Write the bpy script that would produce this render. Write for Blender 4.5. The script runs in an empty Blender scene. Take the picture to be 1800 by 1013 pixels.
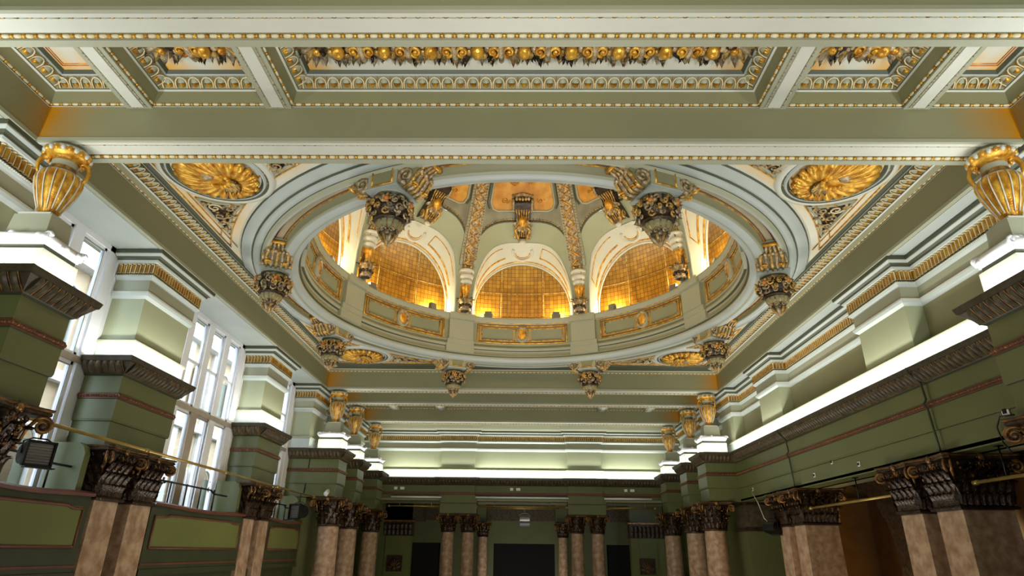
import bpy, math, random
from mathutils import Vector, Matrix
PI = math.pi; R_ = math.radians
sin, cos = math.sin, math.cos
random.seed(7)
SC = bpy.context.scene
COL = SC.collection

# ------------------------------------------------------------------ camera
F_PX = 1083.56; PITCH = 0.40561; YAW = -0.017353; ROLL = 0.0127226
fw = Vector((sin(YAW)*cos(PITCH), cos(YAW)*cos(PITCH), sin(PITCH)))
r0 = Vector((cos(YAW), -sin(YAW), 0)); u0 = r0.cross(fw)
rt = r0*cos(ROLL) + u0*sin(ROLL); up = -r0*sin(ROLL) + u0*cos(ROLL)
cd = bpy.data.cameras.new('camera'); cam = bpy.data.objects.new('camera', cd); COL.objects.link(cam)
cd.sensor_width = 36; cd.lens = F_PX/1800*36; cd.clip_start = .05; cd.clip_end = 200
m = Matrix(((rt.x, up.x, -fw.x), (rt.y, up.y, -fw.y), (rt.z, up.z, -fw.z))).to_4x4()
m.translation = Vector((-0.0153, 0, 0)); cam.matrix_world = m
SC.camera = cam
# ------------------------------------------------------------------ world, exposure
w = bpy.data.worlds.new('sky'); SC.world = w; w.use_nodes = True
bg = w.node_tree.nodes['Background']; bg.inputs[0].default_value = (.72, .84, 1.0, 1); bg.inputs[1].default_value = 9.0
SC.view_settings.view_transform = 'Standard'; SC.view_settings.look = 'None'
SC.view_settings.gamma = 1; SC.view_settings.exposure = 0.25; SC.view_settings.use_curve_mapping = False

def area(name, loc, sx, sy, power, color, target, spread=PI):
    l = bpy.data.lights.new(name, 'AREA'); l.shape = 'RECTANGLE'; l.size = sx; l.size_y = sy
    l.energy = power; l.color = color; l.spread = spread
    o = bpy.data.objects.new(name, l); COL.objects.link(o); o.location = loc
    o.rotation_euler = (Vector(target)-Vector(loc)).to_track_quat('-Z', 'Y').to_euler()
    return o
def strip(name, p, q, out, power_per_m, color=(1, 1, .93)):
    """LED strip lying on a cornice ledge from p to q (xy); out = unit xy normal towards the room."""
    a = Vector((p[0], p[1], 2.75)); b = Vector((q[0], q[1], 2.75)); L = (b-a).length
    l = bpy.data.lights.new(name, 'AREA'); l.shape = 'RECTANGLE'; l.size = L; l.size_y = .05
    l.energy = power_per_m*L; l.color = color
    o = bpy.data.objects.new(name, l); COL.objects.link(o); o.location = (a+b)/2
    x = (b-a).normalized(); z = (Vector((out[0]*.12, out[1]*.12, -1))).normalized()   # emits along -z
    y = z.cross(x).normalized(); z = x.cross(y)
    mm = Matrix((x, y, z)).transposed().to_4x4(); mm.translation = (a+b)/2; o.matrix_world = mm
    return o
R85 = math.radians(95)
LED = 7.5
for s in (-1, 1):
    for n, yc in enumerate((6.3, 18.75, 21.0, 24.0)):
        strip('ledge_light', (s*5.19, yc-.42), (s*5.19, yc+.42), (-s, 0), LED*.8)
        strip('ledge_light', (s*5.3, yc-.53), (s*6.0, yc-.53), (0, -1), LED*.8)
        if n != 1: strip('ledge_light', (s*5.3, yc+.53), (s*6.0, yc+.53), (0, 1), LED*.5)
strip('ledge_light', (5.985, 6.9), (5.985, 18.1), (-1, 0), LED)
for yc in (10.0, 15.15):
    strip('ledge_light', (-5.985, yc-.95), (-5.985, yc+.95), (1, 0), LED)
    strip('ledge_light', (-6.0, yc-.97), (-6.7, yc-.97), (0, -1), LED)
strip('ledge_light', (-5.4, 25.335), (5.4, 25.335), (0, -1), LED*1.8)
for s in (-1, 1):
    strip('ledge_light', (s*6.03, 2.0), (s*6.03, 5.5), (-s, 0), LED*2.4, (.93, .97, 1))
# added fill lights without fixtures, unseen low in the hall, mostly aimed at the ceiling
area('hall_fill', (-3, -2.5, -3.6), 2, 2, 135, (1, .97, .91), (0, 5, 5), R85)
area('hall_fill', (3.2, -2.5, -3.6), 2, 2, 135, (1, .97, .91), (0, 5, 5), R85)
area('hall_fill', (0, 13, -3.5), 4, 4, 380, (1, .93, .82), (0, 14, 5))
area('gallery_fill', (7.9, 14.5, 1.3), .3, 6, 480, (1, .82, .55), (9.8, 14.5, .2), R85)  # added warm fill for the tan gallery wall, no fixture there
area('hall_fill', (0, 29, -3.5), 4, 3, 110, (1, .93, .82), (0, 32, 0))  # added fill for the rear room, no fixture there

# ------------------------------------------------------------------ materials
def lin(c): return tuple(((x/255+.055)/1.055)**2.4 if x > 10 else x/255/12.92 for x in c)
def mat(name, c, rough=.55, metal=0, var=.12, scale=3.0, c2=None, bump=0, bscale=60, crease_mix=0, gc=(.03,.02,.01)):
    """paint or metal with soft mottling (object space noise); grime = share of the darker gc colour in the narrow creases."""
    m = bpy.data.materials.new(name); m.use_nodes = True; nt = m.node_tree; N = nt.nodes; Lk = nt.links
    b = N['Principled BSDF']; b.inputs['Roughness'].default_value = rough; b.inputs['Metallic'].default_value = metal
    tc = N.new('ShaderNodeTexCoord'); nz = N.new('ShaderNodeTexNoise'); nz.inputs['Scale'].default_value = scale
    nz.inputs['Detail'].default_value = 4; Lk.new(tc.outputs['Object'], nz.inputs['Vector'])
    mx = N.new('ShaderNodeMix'); mx.data_type = 'RGBA'
    rp = N.new('ShaderNodeMapRange'); rp.inputs[1].default_value = .35; rp.inputs[2].default_value = .65
    Lk.new(nz.outputs['Fac'], rp.inputs[0]); Lk.new(rp.outputs[0], mx.inputs[0])
    c = lin(c) if max(c) > 1.5 else c
    cb = (lin(c2) if c2 else tuple(x*(1-var) for x in c)); ca = tuple(min(1, x*(1+var*.4)) for x in c)
    mx.inputs[6].default_value = (*ca, 1); mx.inputs[7].default_value = (*cb, 1)
    out = mx.outputs[2]
    if crease_mix:
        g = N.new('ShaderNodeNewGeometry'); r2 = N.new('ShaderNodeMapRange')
        r2.inputs[1].default_value = .52; r2.inputs[2].default_value = .44; r2.inputs[4].default_value = crease_mix
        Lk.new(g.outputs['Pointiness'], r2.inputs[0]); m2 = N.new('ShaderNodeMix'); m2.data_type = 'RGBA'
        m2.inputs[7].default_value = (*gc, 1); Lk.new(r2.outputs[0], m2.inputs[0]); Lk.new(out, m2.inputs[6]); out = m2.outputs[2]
    Lk.new(out, b.inputs['Base Color'])
    if bump:
        n2 = N.new('ShaderNodeTexNoise'); n2.inputs['Scale'].default_value = bscale; Lk.new(tc.outputs['Object'], n2.inputs['Vector'])
        bp = N.new('ShaderNodeBump'); bp.inputs['Strength'].default_value = bump; bp.inputs['Distance'].default_value = .02
        Lk.new(n2.outputs['Fac'], bp.inputs['Height']); Lk.new(bp.outputs[0], b.inputs['Normal'])
    return m
M = {}
M['olive'] = mat('olive_paint', (140, 139, 104), .5, var=.08, scale=.7)
M['sage'] = mat('sage_paint', (166, 168, 144), .5, var=.07, scale=.8)
M['cream_bead'] = mat('cream_bead_paint', (226, 212, 170), .45, var=.1, scale=12)
M['dome'] = mat('grey_green_dome_paint', (146, 144, 118), .5, c2=(120, 116, 94), scale=2)
M['pale'] = mat('pale_paint', (206, 208, 194), .5, var=.05, scale=1.2)
M['blue'] = mat('blue_grey_paint', (180, 189, 184), .45, var=.06, scale=1.5)
M['mint'] = mat('mint_paint', (164, 170, 138), .5, var=.05, scale=1)
M['green'] = mat('green_paint', (95, 101, 60), .45, var=.1, scale=1.2)
M['dkgreen'] = mat('dark_green_paint', (54, 60, 34), .5, var=.15)
M['panelgreen'] = mat('panel_green_paint', (106, 112, 56), .5, var=.1, scale=1)
M['slate'] = mat('dark_sage_groove_paint', (76, 80, 60), .5, var=.1)
M['gold'] = mat('gold_leaf', (240, 190, 74), .3, .5, c2=(182, 118, 26), scale=9, bump=.25, crease_mix=.7, gc=(.14, .075, .015))
M['oldgold'] = mat('aged_gold_leaf', (222, 184, 104), .34, .42, c2=(130, 98, 50), scale=14, bump=.5, bscale=40, crease_mix=.9, gc=(.05, .03, .015))
M['bronze'] = mat('aged_bronze_paint', (204, 184, 146), .36, .3, c2=(124, 104, 74), scale=16, bump=.6, bscale=45, crease_mix=.9, gc=(.035, .025, .015))
M['brown'] = mat('dark_brown_paint', (78, 58, 38), .32, .3, c2=(34, 25, 16), scale=12, bump=.4, bscale=40, crease_mix=.6, gc=(.012, .006, .004))
M['copper'] = mat('copper_paint', (158, 116, 62), .36, .45, c2=(92, 60, 30), scale=10)
M['red'] = mat('red_brown_paint', (104, 58, 38), .5, var=.2)
M['dkolive'] = mat('dark_olive_moulding', (86, 76, 52), .5, c2=(60, 52, 34), scale=10, crease_mix=.5)
M['taupe'] = mat('taupe_window_paint', (170, 160, 144), .5)
M['white'] = mat('white_gloss_paint', (238, 240, 244), .35, var=.02)
M['marble'] = mat('pink_marble', (186, 160, 132), .3, c2=(150, 118, 92), scale=7, bump=.05)
M['black'] = mat('black_metal', (18, 18, 19), .4, .3)
M['void'] = mat('dark_opening_fill', (7, 7, 9), .9)  # near-black colour standing in for the darkness inside the far openings
M['tan'] = mat('tan_plaster', (150, 122, 80), .7, var=.15)
M['brass'] = mat('brass_pipe', (176, 150, 84), .35, .6, var=.2)
M['steel'] = mat('grey_metal', (150, 152, 155), .35, .7)
M['cream'] = mat('cream_facade', (168, 148, 116), .8, var=.08)
M['stucco'] = mat('pale_stucco', (190, 188, 184), .8)
M['stone'] = mat('grey_terrazzo', (120, 112, 98), .5)
M['plastic'] = mat('white_plastic', (236, 236, 232), .4)
M['orange'] = mat('painted_amber_panel', (212, 160, 66), .5, c2=(190, 124, 36), scale=3.5, bump=.2, bscale=8)
M['clay'] = mat('painted_terracotta', (196, 104, 48), .5, c2=(222, 150, 84), scale=5)
M['tan2'] = mat('ochre_stone_paint', (170, 158, 128), .5, var=.12, scale=3)
M['lens_brown'] = mat('dusty_lens_glass', (112, 100, 88), .2, .2)
M['ochre'] = mat('ochre_gilt_ground', (186, 148, 66), .45, .2, c2=(150, 136, 96), scale=5)
M['crate'] = mat('carved_wood_relief', (120, 84, 40), .5, c2=(60, 40, 22), scale=20, bump=.6, bscale=30)

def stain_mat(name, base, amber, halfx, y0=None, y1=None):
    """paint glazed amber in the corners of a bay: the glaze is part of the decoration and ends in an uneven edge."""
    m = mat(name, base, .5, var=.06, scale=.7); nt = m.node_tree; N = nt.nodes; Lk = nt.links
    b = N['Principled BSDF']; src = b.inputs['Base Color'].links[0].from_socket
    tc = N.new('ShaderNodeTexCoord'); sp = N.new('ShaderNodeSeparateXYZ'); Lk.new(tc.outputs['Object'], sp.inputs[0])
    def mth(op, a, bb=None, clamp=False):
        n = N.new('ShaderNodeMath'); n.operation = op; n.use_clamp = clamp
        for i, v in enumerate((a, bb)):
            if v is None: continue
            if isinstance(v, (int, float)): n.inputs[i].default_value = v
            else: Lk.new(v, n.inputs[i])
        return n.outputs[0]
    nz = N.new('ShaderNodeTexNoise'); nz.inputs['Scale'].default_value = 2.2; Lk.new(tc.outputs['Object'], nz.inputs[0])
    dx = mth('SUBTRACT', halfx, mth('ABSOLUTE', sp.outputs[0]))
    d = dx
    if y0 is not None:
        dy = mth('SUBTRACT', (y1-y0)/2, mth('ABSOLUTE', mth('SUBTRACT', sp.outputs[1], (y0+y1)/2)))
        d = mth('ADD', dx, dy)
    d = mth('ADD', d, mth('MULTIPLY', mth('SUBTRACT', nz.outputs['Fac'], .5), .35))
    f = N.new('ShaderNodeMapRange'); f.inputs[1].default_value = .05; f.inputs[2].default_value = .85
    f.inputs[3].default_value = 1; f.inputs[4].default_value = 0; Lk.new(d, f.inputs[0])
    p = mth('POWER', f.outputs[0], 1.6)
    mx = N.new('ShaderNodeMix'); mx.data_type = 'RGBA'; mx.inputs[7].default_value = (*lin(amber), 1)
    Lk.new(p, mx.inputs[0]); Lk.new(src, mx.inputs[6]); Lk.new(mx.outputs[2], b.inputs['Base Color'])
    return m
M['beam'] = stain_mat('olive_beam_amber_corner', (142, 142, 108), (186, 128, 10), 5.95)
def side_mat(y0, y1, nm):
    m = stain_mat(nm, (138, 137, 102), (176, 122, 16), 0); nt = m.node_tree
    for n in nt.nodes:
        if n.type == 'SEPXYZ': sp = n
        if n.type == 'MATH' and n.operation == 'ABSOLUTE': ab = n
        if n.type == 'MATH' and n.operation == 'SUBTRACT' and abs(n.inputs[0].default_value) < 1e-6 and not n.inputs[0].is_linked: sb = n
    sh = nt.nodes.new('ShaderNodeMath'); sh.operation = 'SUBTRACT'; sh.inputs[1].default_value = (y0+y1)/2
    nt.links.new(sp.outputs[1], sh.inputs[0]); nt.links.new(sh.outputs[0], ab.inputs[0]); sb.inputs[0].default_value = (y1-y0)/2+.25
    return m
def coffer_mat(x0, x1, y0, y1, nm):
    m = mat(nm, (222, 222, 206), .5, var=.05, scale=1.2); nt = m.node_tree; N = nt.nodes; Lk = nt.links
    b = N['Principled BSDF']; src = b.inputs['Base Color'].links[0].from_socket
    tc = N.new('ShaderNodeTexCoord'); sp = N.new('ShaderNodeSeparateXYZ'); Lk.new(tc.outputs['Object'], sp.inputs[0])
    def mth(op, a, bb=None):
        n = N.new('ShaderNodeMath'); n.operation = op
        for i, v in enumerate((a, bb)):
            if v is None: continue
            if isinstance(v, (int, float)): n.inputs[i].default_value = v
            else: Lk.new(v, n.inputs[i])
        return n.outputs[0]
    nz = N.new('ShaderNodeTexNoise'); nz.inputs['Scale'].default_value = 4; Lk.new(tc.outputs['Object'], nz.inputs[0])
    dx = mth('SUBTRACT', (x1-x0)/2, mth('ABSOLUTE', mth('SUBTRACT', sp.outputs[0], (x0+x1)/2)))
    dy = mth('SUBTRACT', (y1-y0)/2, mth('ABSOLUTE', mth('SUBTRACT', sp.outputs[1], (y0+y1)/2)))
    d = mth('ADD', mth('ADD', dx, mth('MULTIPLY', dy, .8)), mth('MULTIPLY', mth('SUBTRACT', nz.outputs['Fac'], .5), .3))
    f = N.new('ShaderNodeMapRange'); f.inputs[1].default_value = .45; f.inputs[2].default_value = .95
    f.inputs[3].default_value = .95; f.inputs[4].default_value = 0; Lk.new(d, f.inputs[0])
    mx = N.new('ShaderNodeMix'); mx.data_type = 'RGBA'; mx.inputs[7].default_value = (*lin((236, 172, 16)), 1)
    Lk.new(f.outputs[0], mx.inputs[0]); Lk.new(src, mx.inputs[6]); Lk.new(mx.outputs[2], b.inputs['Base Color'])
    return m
def glass_mat(name, tint=(1, 1, 1), rough=.02):
    m = bpy.data.materials.new(name); m.use_nodes = True; nt = m.node_tree; N = nt.nodes; Lk = nt.links
    for n in list(N): N.remove(n)
    o = N.new('ShaderNodeOutputMaterial'); t = N.new('ShaderNodeBsdfTransparent'); g = N.new('ShaderNodeBsdfGlossy')
    t.inputs[0].default_value = (*tint, 1); g.inputs[1].default_value = rough; mx = N.new('ShaderNodeMixShader'); mx.inputs[0].default_value = .07
    Lk.new(t.outputs[0], mx.inputs[1]); Lk.new(g.outputs[0], mx.inputs[2]); Lk.new(mx.outputs[0], o.inputs[0]); return m
M['glass'] = glass_mat('clear_window_glass', (.96, .98, 1))
def grid_mat(name):
    """amber wired glass: fine square wire grid in arc length / height, seen lit by the lamps on the ledge"""
    m = bpy.data.materials.new(name); m.use_nodes = True; nt = m.node_tree; N = nt.nodes; Lk = nt.links
    b = N['Principled BSDF']; b.inputs['Roughness'].default_value = .38; b.inputs['Metallic'].default_value = .15
    uv = N.new('ShaderNodeUVMap'); br = N.new('ShaderNodeTexBrick'); Lk.new(uv.outputs[0], br.inputs[0])
    br.offset = 0; br.squash = 1; br.inputs['Scale'].default_value = 1; br.inputs['Brick Width'].default_value = .12
    br.inputs['Row Height'].default_value = .13; br.inputs['Mortar Size'].default_value = .006
    br.inputs['Color1'].default_value = (*lin((186, 134, 30)), 1); br.inputs['Color2'].default_value = (*lin((156, 106, 18)), 1)
    br.inputs['Mortar'].default_value = (*lin((84, 54, 14)), 1)
    Lk.new(br.outputs['Color'], b.inputs['Base Color'])
    bp = N.new('ShaderNodeBump'); bp.inputs['Strength'].default_value = .4; bp.inputs['Distance'].default_value = .01
    Lk.new(br.outputs['Fac'], bp.inputs['Height']); bp.invert = True; Lk.new(bp.outputs[0], b.inputs['Normal'])
    return m
M['wire'] = grid_mat('amber_wired_glass')
def emis(name, c, s):
    m = bpy.data.materials.new(name); m.use_nodes = True; b = m.node_tree.nodes['Principled BSDF']
    b.inputs['Emission Color'].default_value = (*c, 1); b.inputs['Emission Strength'].default_value = s; return m
M['lamp'] = emis('lit_lamp_face', (1, .85, .55), 14)

# ------------------------------------------------------------------ mesh builder
class MB:
    def __init__(s): s.v = []; s.f = []; s.m = []; s.sm = []; s.mats = []; s.M = Matrix.Identity(4); s.uv = None
    def mi(s, k):
        if k not in s.mats: s.mats.append(k)
        return s.mats.index(k)
    def add(s, vs, fs, k, smooth=False):
        b = len(s.v); Mx = s.M
        s.v += [tuple(Mx @ Vector(v)) for v in vs]
        if isinstance(k, str): i = s.mi(k); s.m += [i]*len(fs)
        else: s.m += [s.mi(q) for q in k]
        s.f += [tuple(b+i for i in f) for f in fs]; s.sm += [smooth]*len(fs)
    def box(s, x0, x1, y0, y1, z0, z1, k, tx=0, ty=0):
        """box; tx/ty shrink the top on each side"""
        v = [(x0, y0, z0), (x1, y0, z0), (x1, y1, z0), (x0, y1, z0), (x0+tx, y0+ty, z1), (x1-tx, y0+ty, z1), (x1-tx, y1-ty, z1), (x0+tx, y1-ty, z1)]
        s.add(v, [(3, 2, 1, 0), (4, 5, 6, 7), (0, 1, 5, 4), (1, 2, 6, 5), (2, 3, 7, 6), (3, 0, 4, 7)], k)
    def grid(s, P, k, smooth=True, closeu=False):
        nu = len(P); nv = len(P[0]); fs = []
        for i in range(nu if closeu else nu-1):
            for j in range(nv-1):
                a = i*nv+j; b = ((i+1) % nu)*nv+j; fs.append((a, b, b+1, a+1))
        if not isinstance(k, str): k = [k[j] for i in range(nu if closeu else nu-1) for j in range(nv-1)]
        s.add([p for r in P for p in r], fs, k, smooth)
    def lathe(s, prof, k, n=16, c=(0, 0), smooth=True, a0=0, a1=2*PI, sx=1, sy=1):
        full = abs(a1-a0-2*PI) < 1e-6
        P = [[(c[0]+r*cos(a)*sx, c[1]+r*sin(a)*sy, z) for r, z in prof] for a in (a0+(a1-a0)*i/n for i in range(n if full else n+1))]
        s.grid(P, k, smooth, full)
    def tube(s, pts, r, k, n=6, cap=True):
        """round tube along pts; r number or list"""
        pts = [Vector(p) for p in pts]; L = len(pts); rr = r if isinstance(r, (list, tuple)) else [r]*L
        P = []; up_ = None
        for i, p in enumerate(pts):
            t = (pts[min(i+1, L-1)]-pts[max(i-1, 0)]); t = t.normalized() if t.length > 1e-9 else Vector((0, 0, 1))
            if up_ is None: up_ = t.orthogonal().normalized()
            else:
                up_ = up_ - t*up_.dot(t); up_ = up_.normalized() if up_.length > 1e-6 else t.orthogonal().normalized()
            b = t.cross(up_)
            P.append([tuple(p + (up_*cos(2*PI*j/n) + b*sin(2*PI*j/n))*rr[i]) for j in range(n)])
        vs = [q for ring in P for q in ring]; fs = []
        for i in range(L-1):
            for j in range(n):
                fs.append((i*n+j, i*n+(j+1) % n, (i+1)*n+(j+1) % n, (i+1)*n+j))
        if cap: fs.append(tuple(range(n-1, -1, -1))); fs.append(tuple((L-1)*n+j for j in range(n)))
        s.add(vs, fs, k, True)
    def ball(s, c, r, k, nu=8, nv=6):
        if not isinstance(r, (tuple, list)): r = (r, r, r)
        P = [[(c[0]+r[0]*cos(2*PI*i/nu)*sin(PI*j/nv), c[1]+r[1]*sin(2*PI*i/nu)*sin(PI*j/nv), c[2]-r[2]*cos(PI*j/nv)) for j in range(nv+1)] for i in range(nu)]
        s.grid(P, k, True, True)
    def spiral(s, c, r, turns, tr, k, axis='y', sgn=1, a0=0, depth=0, n=6, steps=10):
        """volute curling inwards around c in the plane normal to axis"""
        pts = []; rad = []; N_ = max(6, int(turns*steps))
        for i in range(N_+1):
            t = i/N_; a = a0 + sgn*2*PI*turns*t; q = r*(1-.86*t); d = depth*t
            x, y = q*cos(a), q*sin(a)
            pts.append({'y': (c[0]+x, c[1]-d, c[2]+y), 'x': (c[0]-d, c[1]+x, c[2]+y), 'z': (c[0]+x, c[1]+y, c[2]-d)}[axis]); rad.append(tr*(1-.5*t))
        s.tube(pts, rad, k, n)
    def leaf(s, h, wd, k, curl=.35, thick=.02, nu=6, nv=7, lobes=3):
        """acanthus leaf standing on local xy origin, growing +z, face +y, tip curling over to +y"""
        P = []
        for j in range(nv+1):
            t = j/nv; z = h*(t if t < .75 else .75+.25*sin((t-.75)/.25*PI*.75)*.7)
            out = h*curl*(t**3) + thick
            wj = wd*.5*(sin(PI*min(1, t*.82+.16))**.6)*(1+.16*cos(t*lobes*2*PI)) if t < .999 else wd*.12
            P.append([(wj*u, out - abs(u)**1.5*wd*.16 + .012*(1 if abs(u) < .1 else 0), z - abs(u)*h*.06) for u in (2*i/nu-1 for i in range(nu+1))])
        s.grid(P, k, True)
        Q = [[(x*.92, y-thick, z) for x, y, z in row] for row in P]
        s.grid([r[::-1] for r in Q], k, True)
    def build(s, name, parent=None, loc=None):
        me = bpy.data.meshes.new(name); me.from_pydata(s.v, [], s.f)
        for k in s.mats: me.materials.append(M[k])
        me.polygons.foreach_set('material_index', s.m); me.polygons.foreach_set('use_smooth', s.sm)
        me.update(); o = bpy.data.objects.new(name, me); COL.objects.link(o)
        if parent: o.parent = parent
        if loc: o.location = loc
        return o
def tag(o, label, cat, group=None, kind=None):
    if label: o['label'] = label
    if cat: o['category'] = cat
    if group: o['group'] = group
    if kind: o['kind'] = kind
    return o
def empty(name, loc=(0, 0, 0), rz=0):
    o = bpy.data.objects.new(name, None); COL.objects.link(o); o.location = loc; o.rotation_euler = (0, 0, rz); o.empty_display_size = .2
    return o
def struct(o, label=None):
    o['kind'] = 'structure'
    if label: o['label'] = label
    return o
def dup(o, loc=None, rz=None, label=None, scale=None):
    def cp(a, par):
        c = a.copy(); COL.objects.link(c); c.parent = par
        for ch in [q for q in bpy.data.objects if q.parent == a and q != c]: cp(ch, c)
        return c
    c = cp(o, None)
    if loc is not None: c.location = loc
    if rz is not None: c.rotation_euler = (0, 0, rz)
    if scale: c.scale = scale
    if label: c['label'] = label
    return c

def offs(path, d, closed=False):
    """offset an xy path by d to its left, mitred"""
    n = len(path); out = []
    for i, p in enumerate(path):
        p = Vector(p)
        a = Vector(path[(i-1) % n]) if (closed or i > 0) else None; b = Vector(path[(i+1) % n]) if (closed or i < n-1) else None
        ds = []
        if a is not None: ds.append((p-a).normalized())
        if b is not None: ds.append((b-p).normalized())
        ns = [Vector((-q.y, q.x)) for q in ds]
        if len(ns) == 2: mm = (ns[0]+ns[1])/(1+ns[0].dot(ns[1]))
        else: mm = ns[0]
        out.append(p+mm*d)
    return out
def sweep(mb, path, prof, closed=False, smooth=False):
    """prof = [(offset, z, material-of-segment-to-next)]"""
    rings = [[(q.x, q.y, pz) for q in offs(path, po, closed)] for po, pz, _ in prof]
    n = len(path)
    for j in range(len(prof)-1):
        a, b = rings[j], rings[j+1]; k = prof[j][2]
        if k is None: continue
        idx = range(n if closed else n-1); vs = []; fs = []
        for i in idx:
            i2 = (i+1) % n; c = len(vs); vs += [a[i], a[i2], b[i2], b[i]]; fs.append((c, c+1, c+2, c+3))
        mb.add(vs, fs, k, smooth)
def along(mb, path, d, z, pitch, fn, closed=False, fit=True):
    """place fn(mb) in a local frame (x along, y to the left/outward, z up) every pitch"""
    P = offs(path, d, closed); n = len(P); base = mb.M.copy()
    for i in range(n if closed else n-1):
        a, b = P[i], P[(i+1) % n]; L = (b-a).length
        if L < pitch*.6: continue
        t = (b-a)/L; cnt = max(1, int(round(L/pitch))); st = L/cnt
        for j in range(cnt):
            p = a+t*(st*(j+.5))
            fr = Matrix(((t.x, -t.y, 0, p.x), (t.y, t.x, 0, p.y), (0, 0, 1, z), (0, 0, 0, 1)))
            mb.M = base @ fr @ Matrix.Diagonal((st/pitch, 1, 1, 1)); fn(mb, j)
    mb.M = base
def e_rope(p, r, a='cream_bead', b='gold'):
    def f(mb, j):
        n = 6
        def cap(x0, x1, rr, k):
            P = []
            for i in range(n):
                an = 2*PI*i/n; P.append([(x0, 0, 0), (x0+(x1-x0)*.12, rr*.85*cos(an), rr*.85*sin(an)), ((x0+x1)/2, rr*cos(an), rr*sin(an)), (x1-(x1-x0)*.12, rr*.85*cos(an), rr*.85*sin(an)), (x1, 0, 0)])
            mb.grid(P, k, True, True)
        cap(-p*.48, p*.2, r, a); cap(p*.21, p*.5, r*1.05, b)
    return f
def e_egg(p, h, out=.05, egg='sage', rim='cream_bead', tipk='gold'):
    def f(mb, j):
        P = [[(p*.3*cos(PI*i/5)*sin(PI*q/4), out*sin(PI*i/5)*sin(PI*q/4)+.004, h*.44*cos(PI*q/4)) for q in range(5)] for i in range(6)]
        mb.grid([r[::-1] for r in P], [tipk if q >= 2 else egg for q in range(4)], True)
        pts = [(p*.43*cos(a), out*.7, h*.5*sin(a)+h*.06) for a in (PI*(1.0+i/6) for i in range(7))]
        mb.tube([(-p*.43, out*.7, h*.45)]+pts+[(p*.43, out*.7, h*.45)], p*.06, rim, 4, False)
        mb.tube([(p*.5, out*.8, h*.45), (p*.5, out*.5, -h*.5)], [p*.07, p*.03], tipk, 4, False)
    return f
def e_flute(p, h, bar='gold', wd=.42, out=.03):
    def f(mb, j):
        w2 = p*wd/2
        P = [[(w2*cos(a), out*sin(a), z) for z in (-h/2, -h*.42, h*.42, h/2)] for a in (PI*i/4 for i in range(5))]
        P = [[(x*(1.25 if q in (0, 3) else 1), y*(1.3 if q in (0, 3) else 1), z) for q, (x, y, z) in enumerate(r)] for r in P]
        mb.grid([r[::-1] for r in P], ['cream_bead', bar, 'cream_bead'], True); mb.box(-w2*1.9, -w2*1.25, -.005, out*.5, -h*.44, h*.44, 'cream_bead')  # cream end caps and side strip stand in for the highlight on the bar
    return f
def e_tongue(p, h, out=.12, k='dkolive', rim='copper'):
    """tongue of the dark ovolo: top leans out"""
    def f(mb, j):
        w2 = p*.4; P = []
        for i in range(5):
            u = 2*i/4-1; row = []
            for q in range(6):
                t = q/5; y = out*sin(t*PI/2)**.8 + .03*(1-u*u)*(sin(PI*(.15+.8*t)))
                row.append((w2*u*(.55+.45*sin(PI*min(1, .25+t*.6))), y, h*(t-.5)))
            P.append(row)
        mb.grid(P[::-1], k, True)
        mb.tube([(-p*.5, out*.05, -h*.48), (-p*.5, out*.72, h*.05), (-p*.5, out+.012, h*.48)], p*.07, rim, 4, False)
    return f
def e_dentil(p, h, out, k):
    def f(mb, j): mb.box(-p*.3, p*.3, 0, out, -h/2, h/2, k)
    return f

# ================================================================== SETTING
YA, YF, YE = 6.355, 18.7, 25.5        # near beam centre, far beam centre, back wall
EYE = 4.5                             # the camera stands 4.5 m over the hall floor, level with the gallery
def slab(name, boxes, label=None, k='sage'):
    mb = MB()
    for b in boxes: mb.box(*b[:6], b[6] if len(b) > 6 else k)
    return struct(mb.build(name), label)
slab('floor', [(-12, 12, -8, 36, -4.7, -4.5, 'stone')], 'stone hall floor')
slab('wall_front', [(-12, 12, -8.3, -8, -4.5, 6, 'mint')])
slab('wall_right', [(6.5, 6.9, -8, 25.6, 1.38, 4.75, 'olive'), (6.7, 12, -8, 26, 1.5, 1.6, 'dkgreen')], 'green upper wall behind the attic pilasters')
slab('wall_left', [(-7.05, -6.75, -8, 5.6, -4.5, 4.75, 'green'), (-7.05, -6.75, 18.0, 19.3, -4.5, 4.75, 'white'), (-7.05, -6.75, 19.3, 34, -4.5, 4.75, 'green'),
                   (-7.05, -6.75, 9.2, 10.85, -4.5, 4.75, 'white'), (-7.05, -6.75, 14.42, 15.95, -4.5, 4.75, 'white'),
                   (-7.2, -6.75, 5.6, 18.0, -4.5, -3.6, 'green')], 'left wall between the tall windows')
slab('wall_back', [(-6.9, 6.9, 25.66, 25.9, 1.85, 4.75, 'mint')], 'back wall above the far colonnade')
# rear room beyond the colonnade
slab('wall_back', [(-9, 9, 34, 34.2, .42, 1.5, 'green'), (-9, 9, 34, 34.2, 1.5, 4.8, 'dkolive'), (-9, -5.66, 34, 34.2, -4.5, .42, 'green'), (5.69, 9, 34, 34.2, -4.5, .42, 'green'),
                   (-4.09, -1.37, 34, 34.2, -4.5, .42, 'green'), (1.73, 4.36, 34, 34.2, -4.5, .42, 'green')], 'far green wall with dark openings')
slab('ceiling', [(-9, 9, 25.9, 34.2, 2.55, 2.65, 'dkolive'), (-6.7, 6.7, 25.56, 27.3, 1.85, 1.93, 'olive'), (-9, 9, 26, 34, -4.6, -4.5, 'stone')], 'low ceiling of the room beyond the colonnade')
slab('wall_right', [(7.6, 7.8, 26, 34.2, -4.5, 2.6, 'green')])
for a, b in ((-5.66, -4.09), (-1.37, 1.73), (4.36, 5.69)):
    o = slab('door', [(a-.1, b+.1, 34.12, 34.3, -4.5, .5, 'void')], 'dark opening in the far wall'); o.name = 'door_1'
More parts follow.
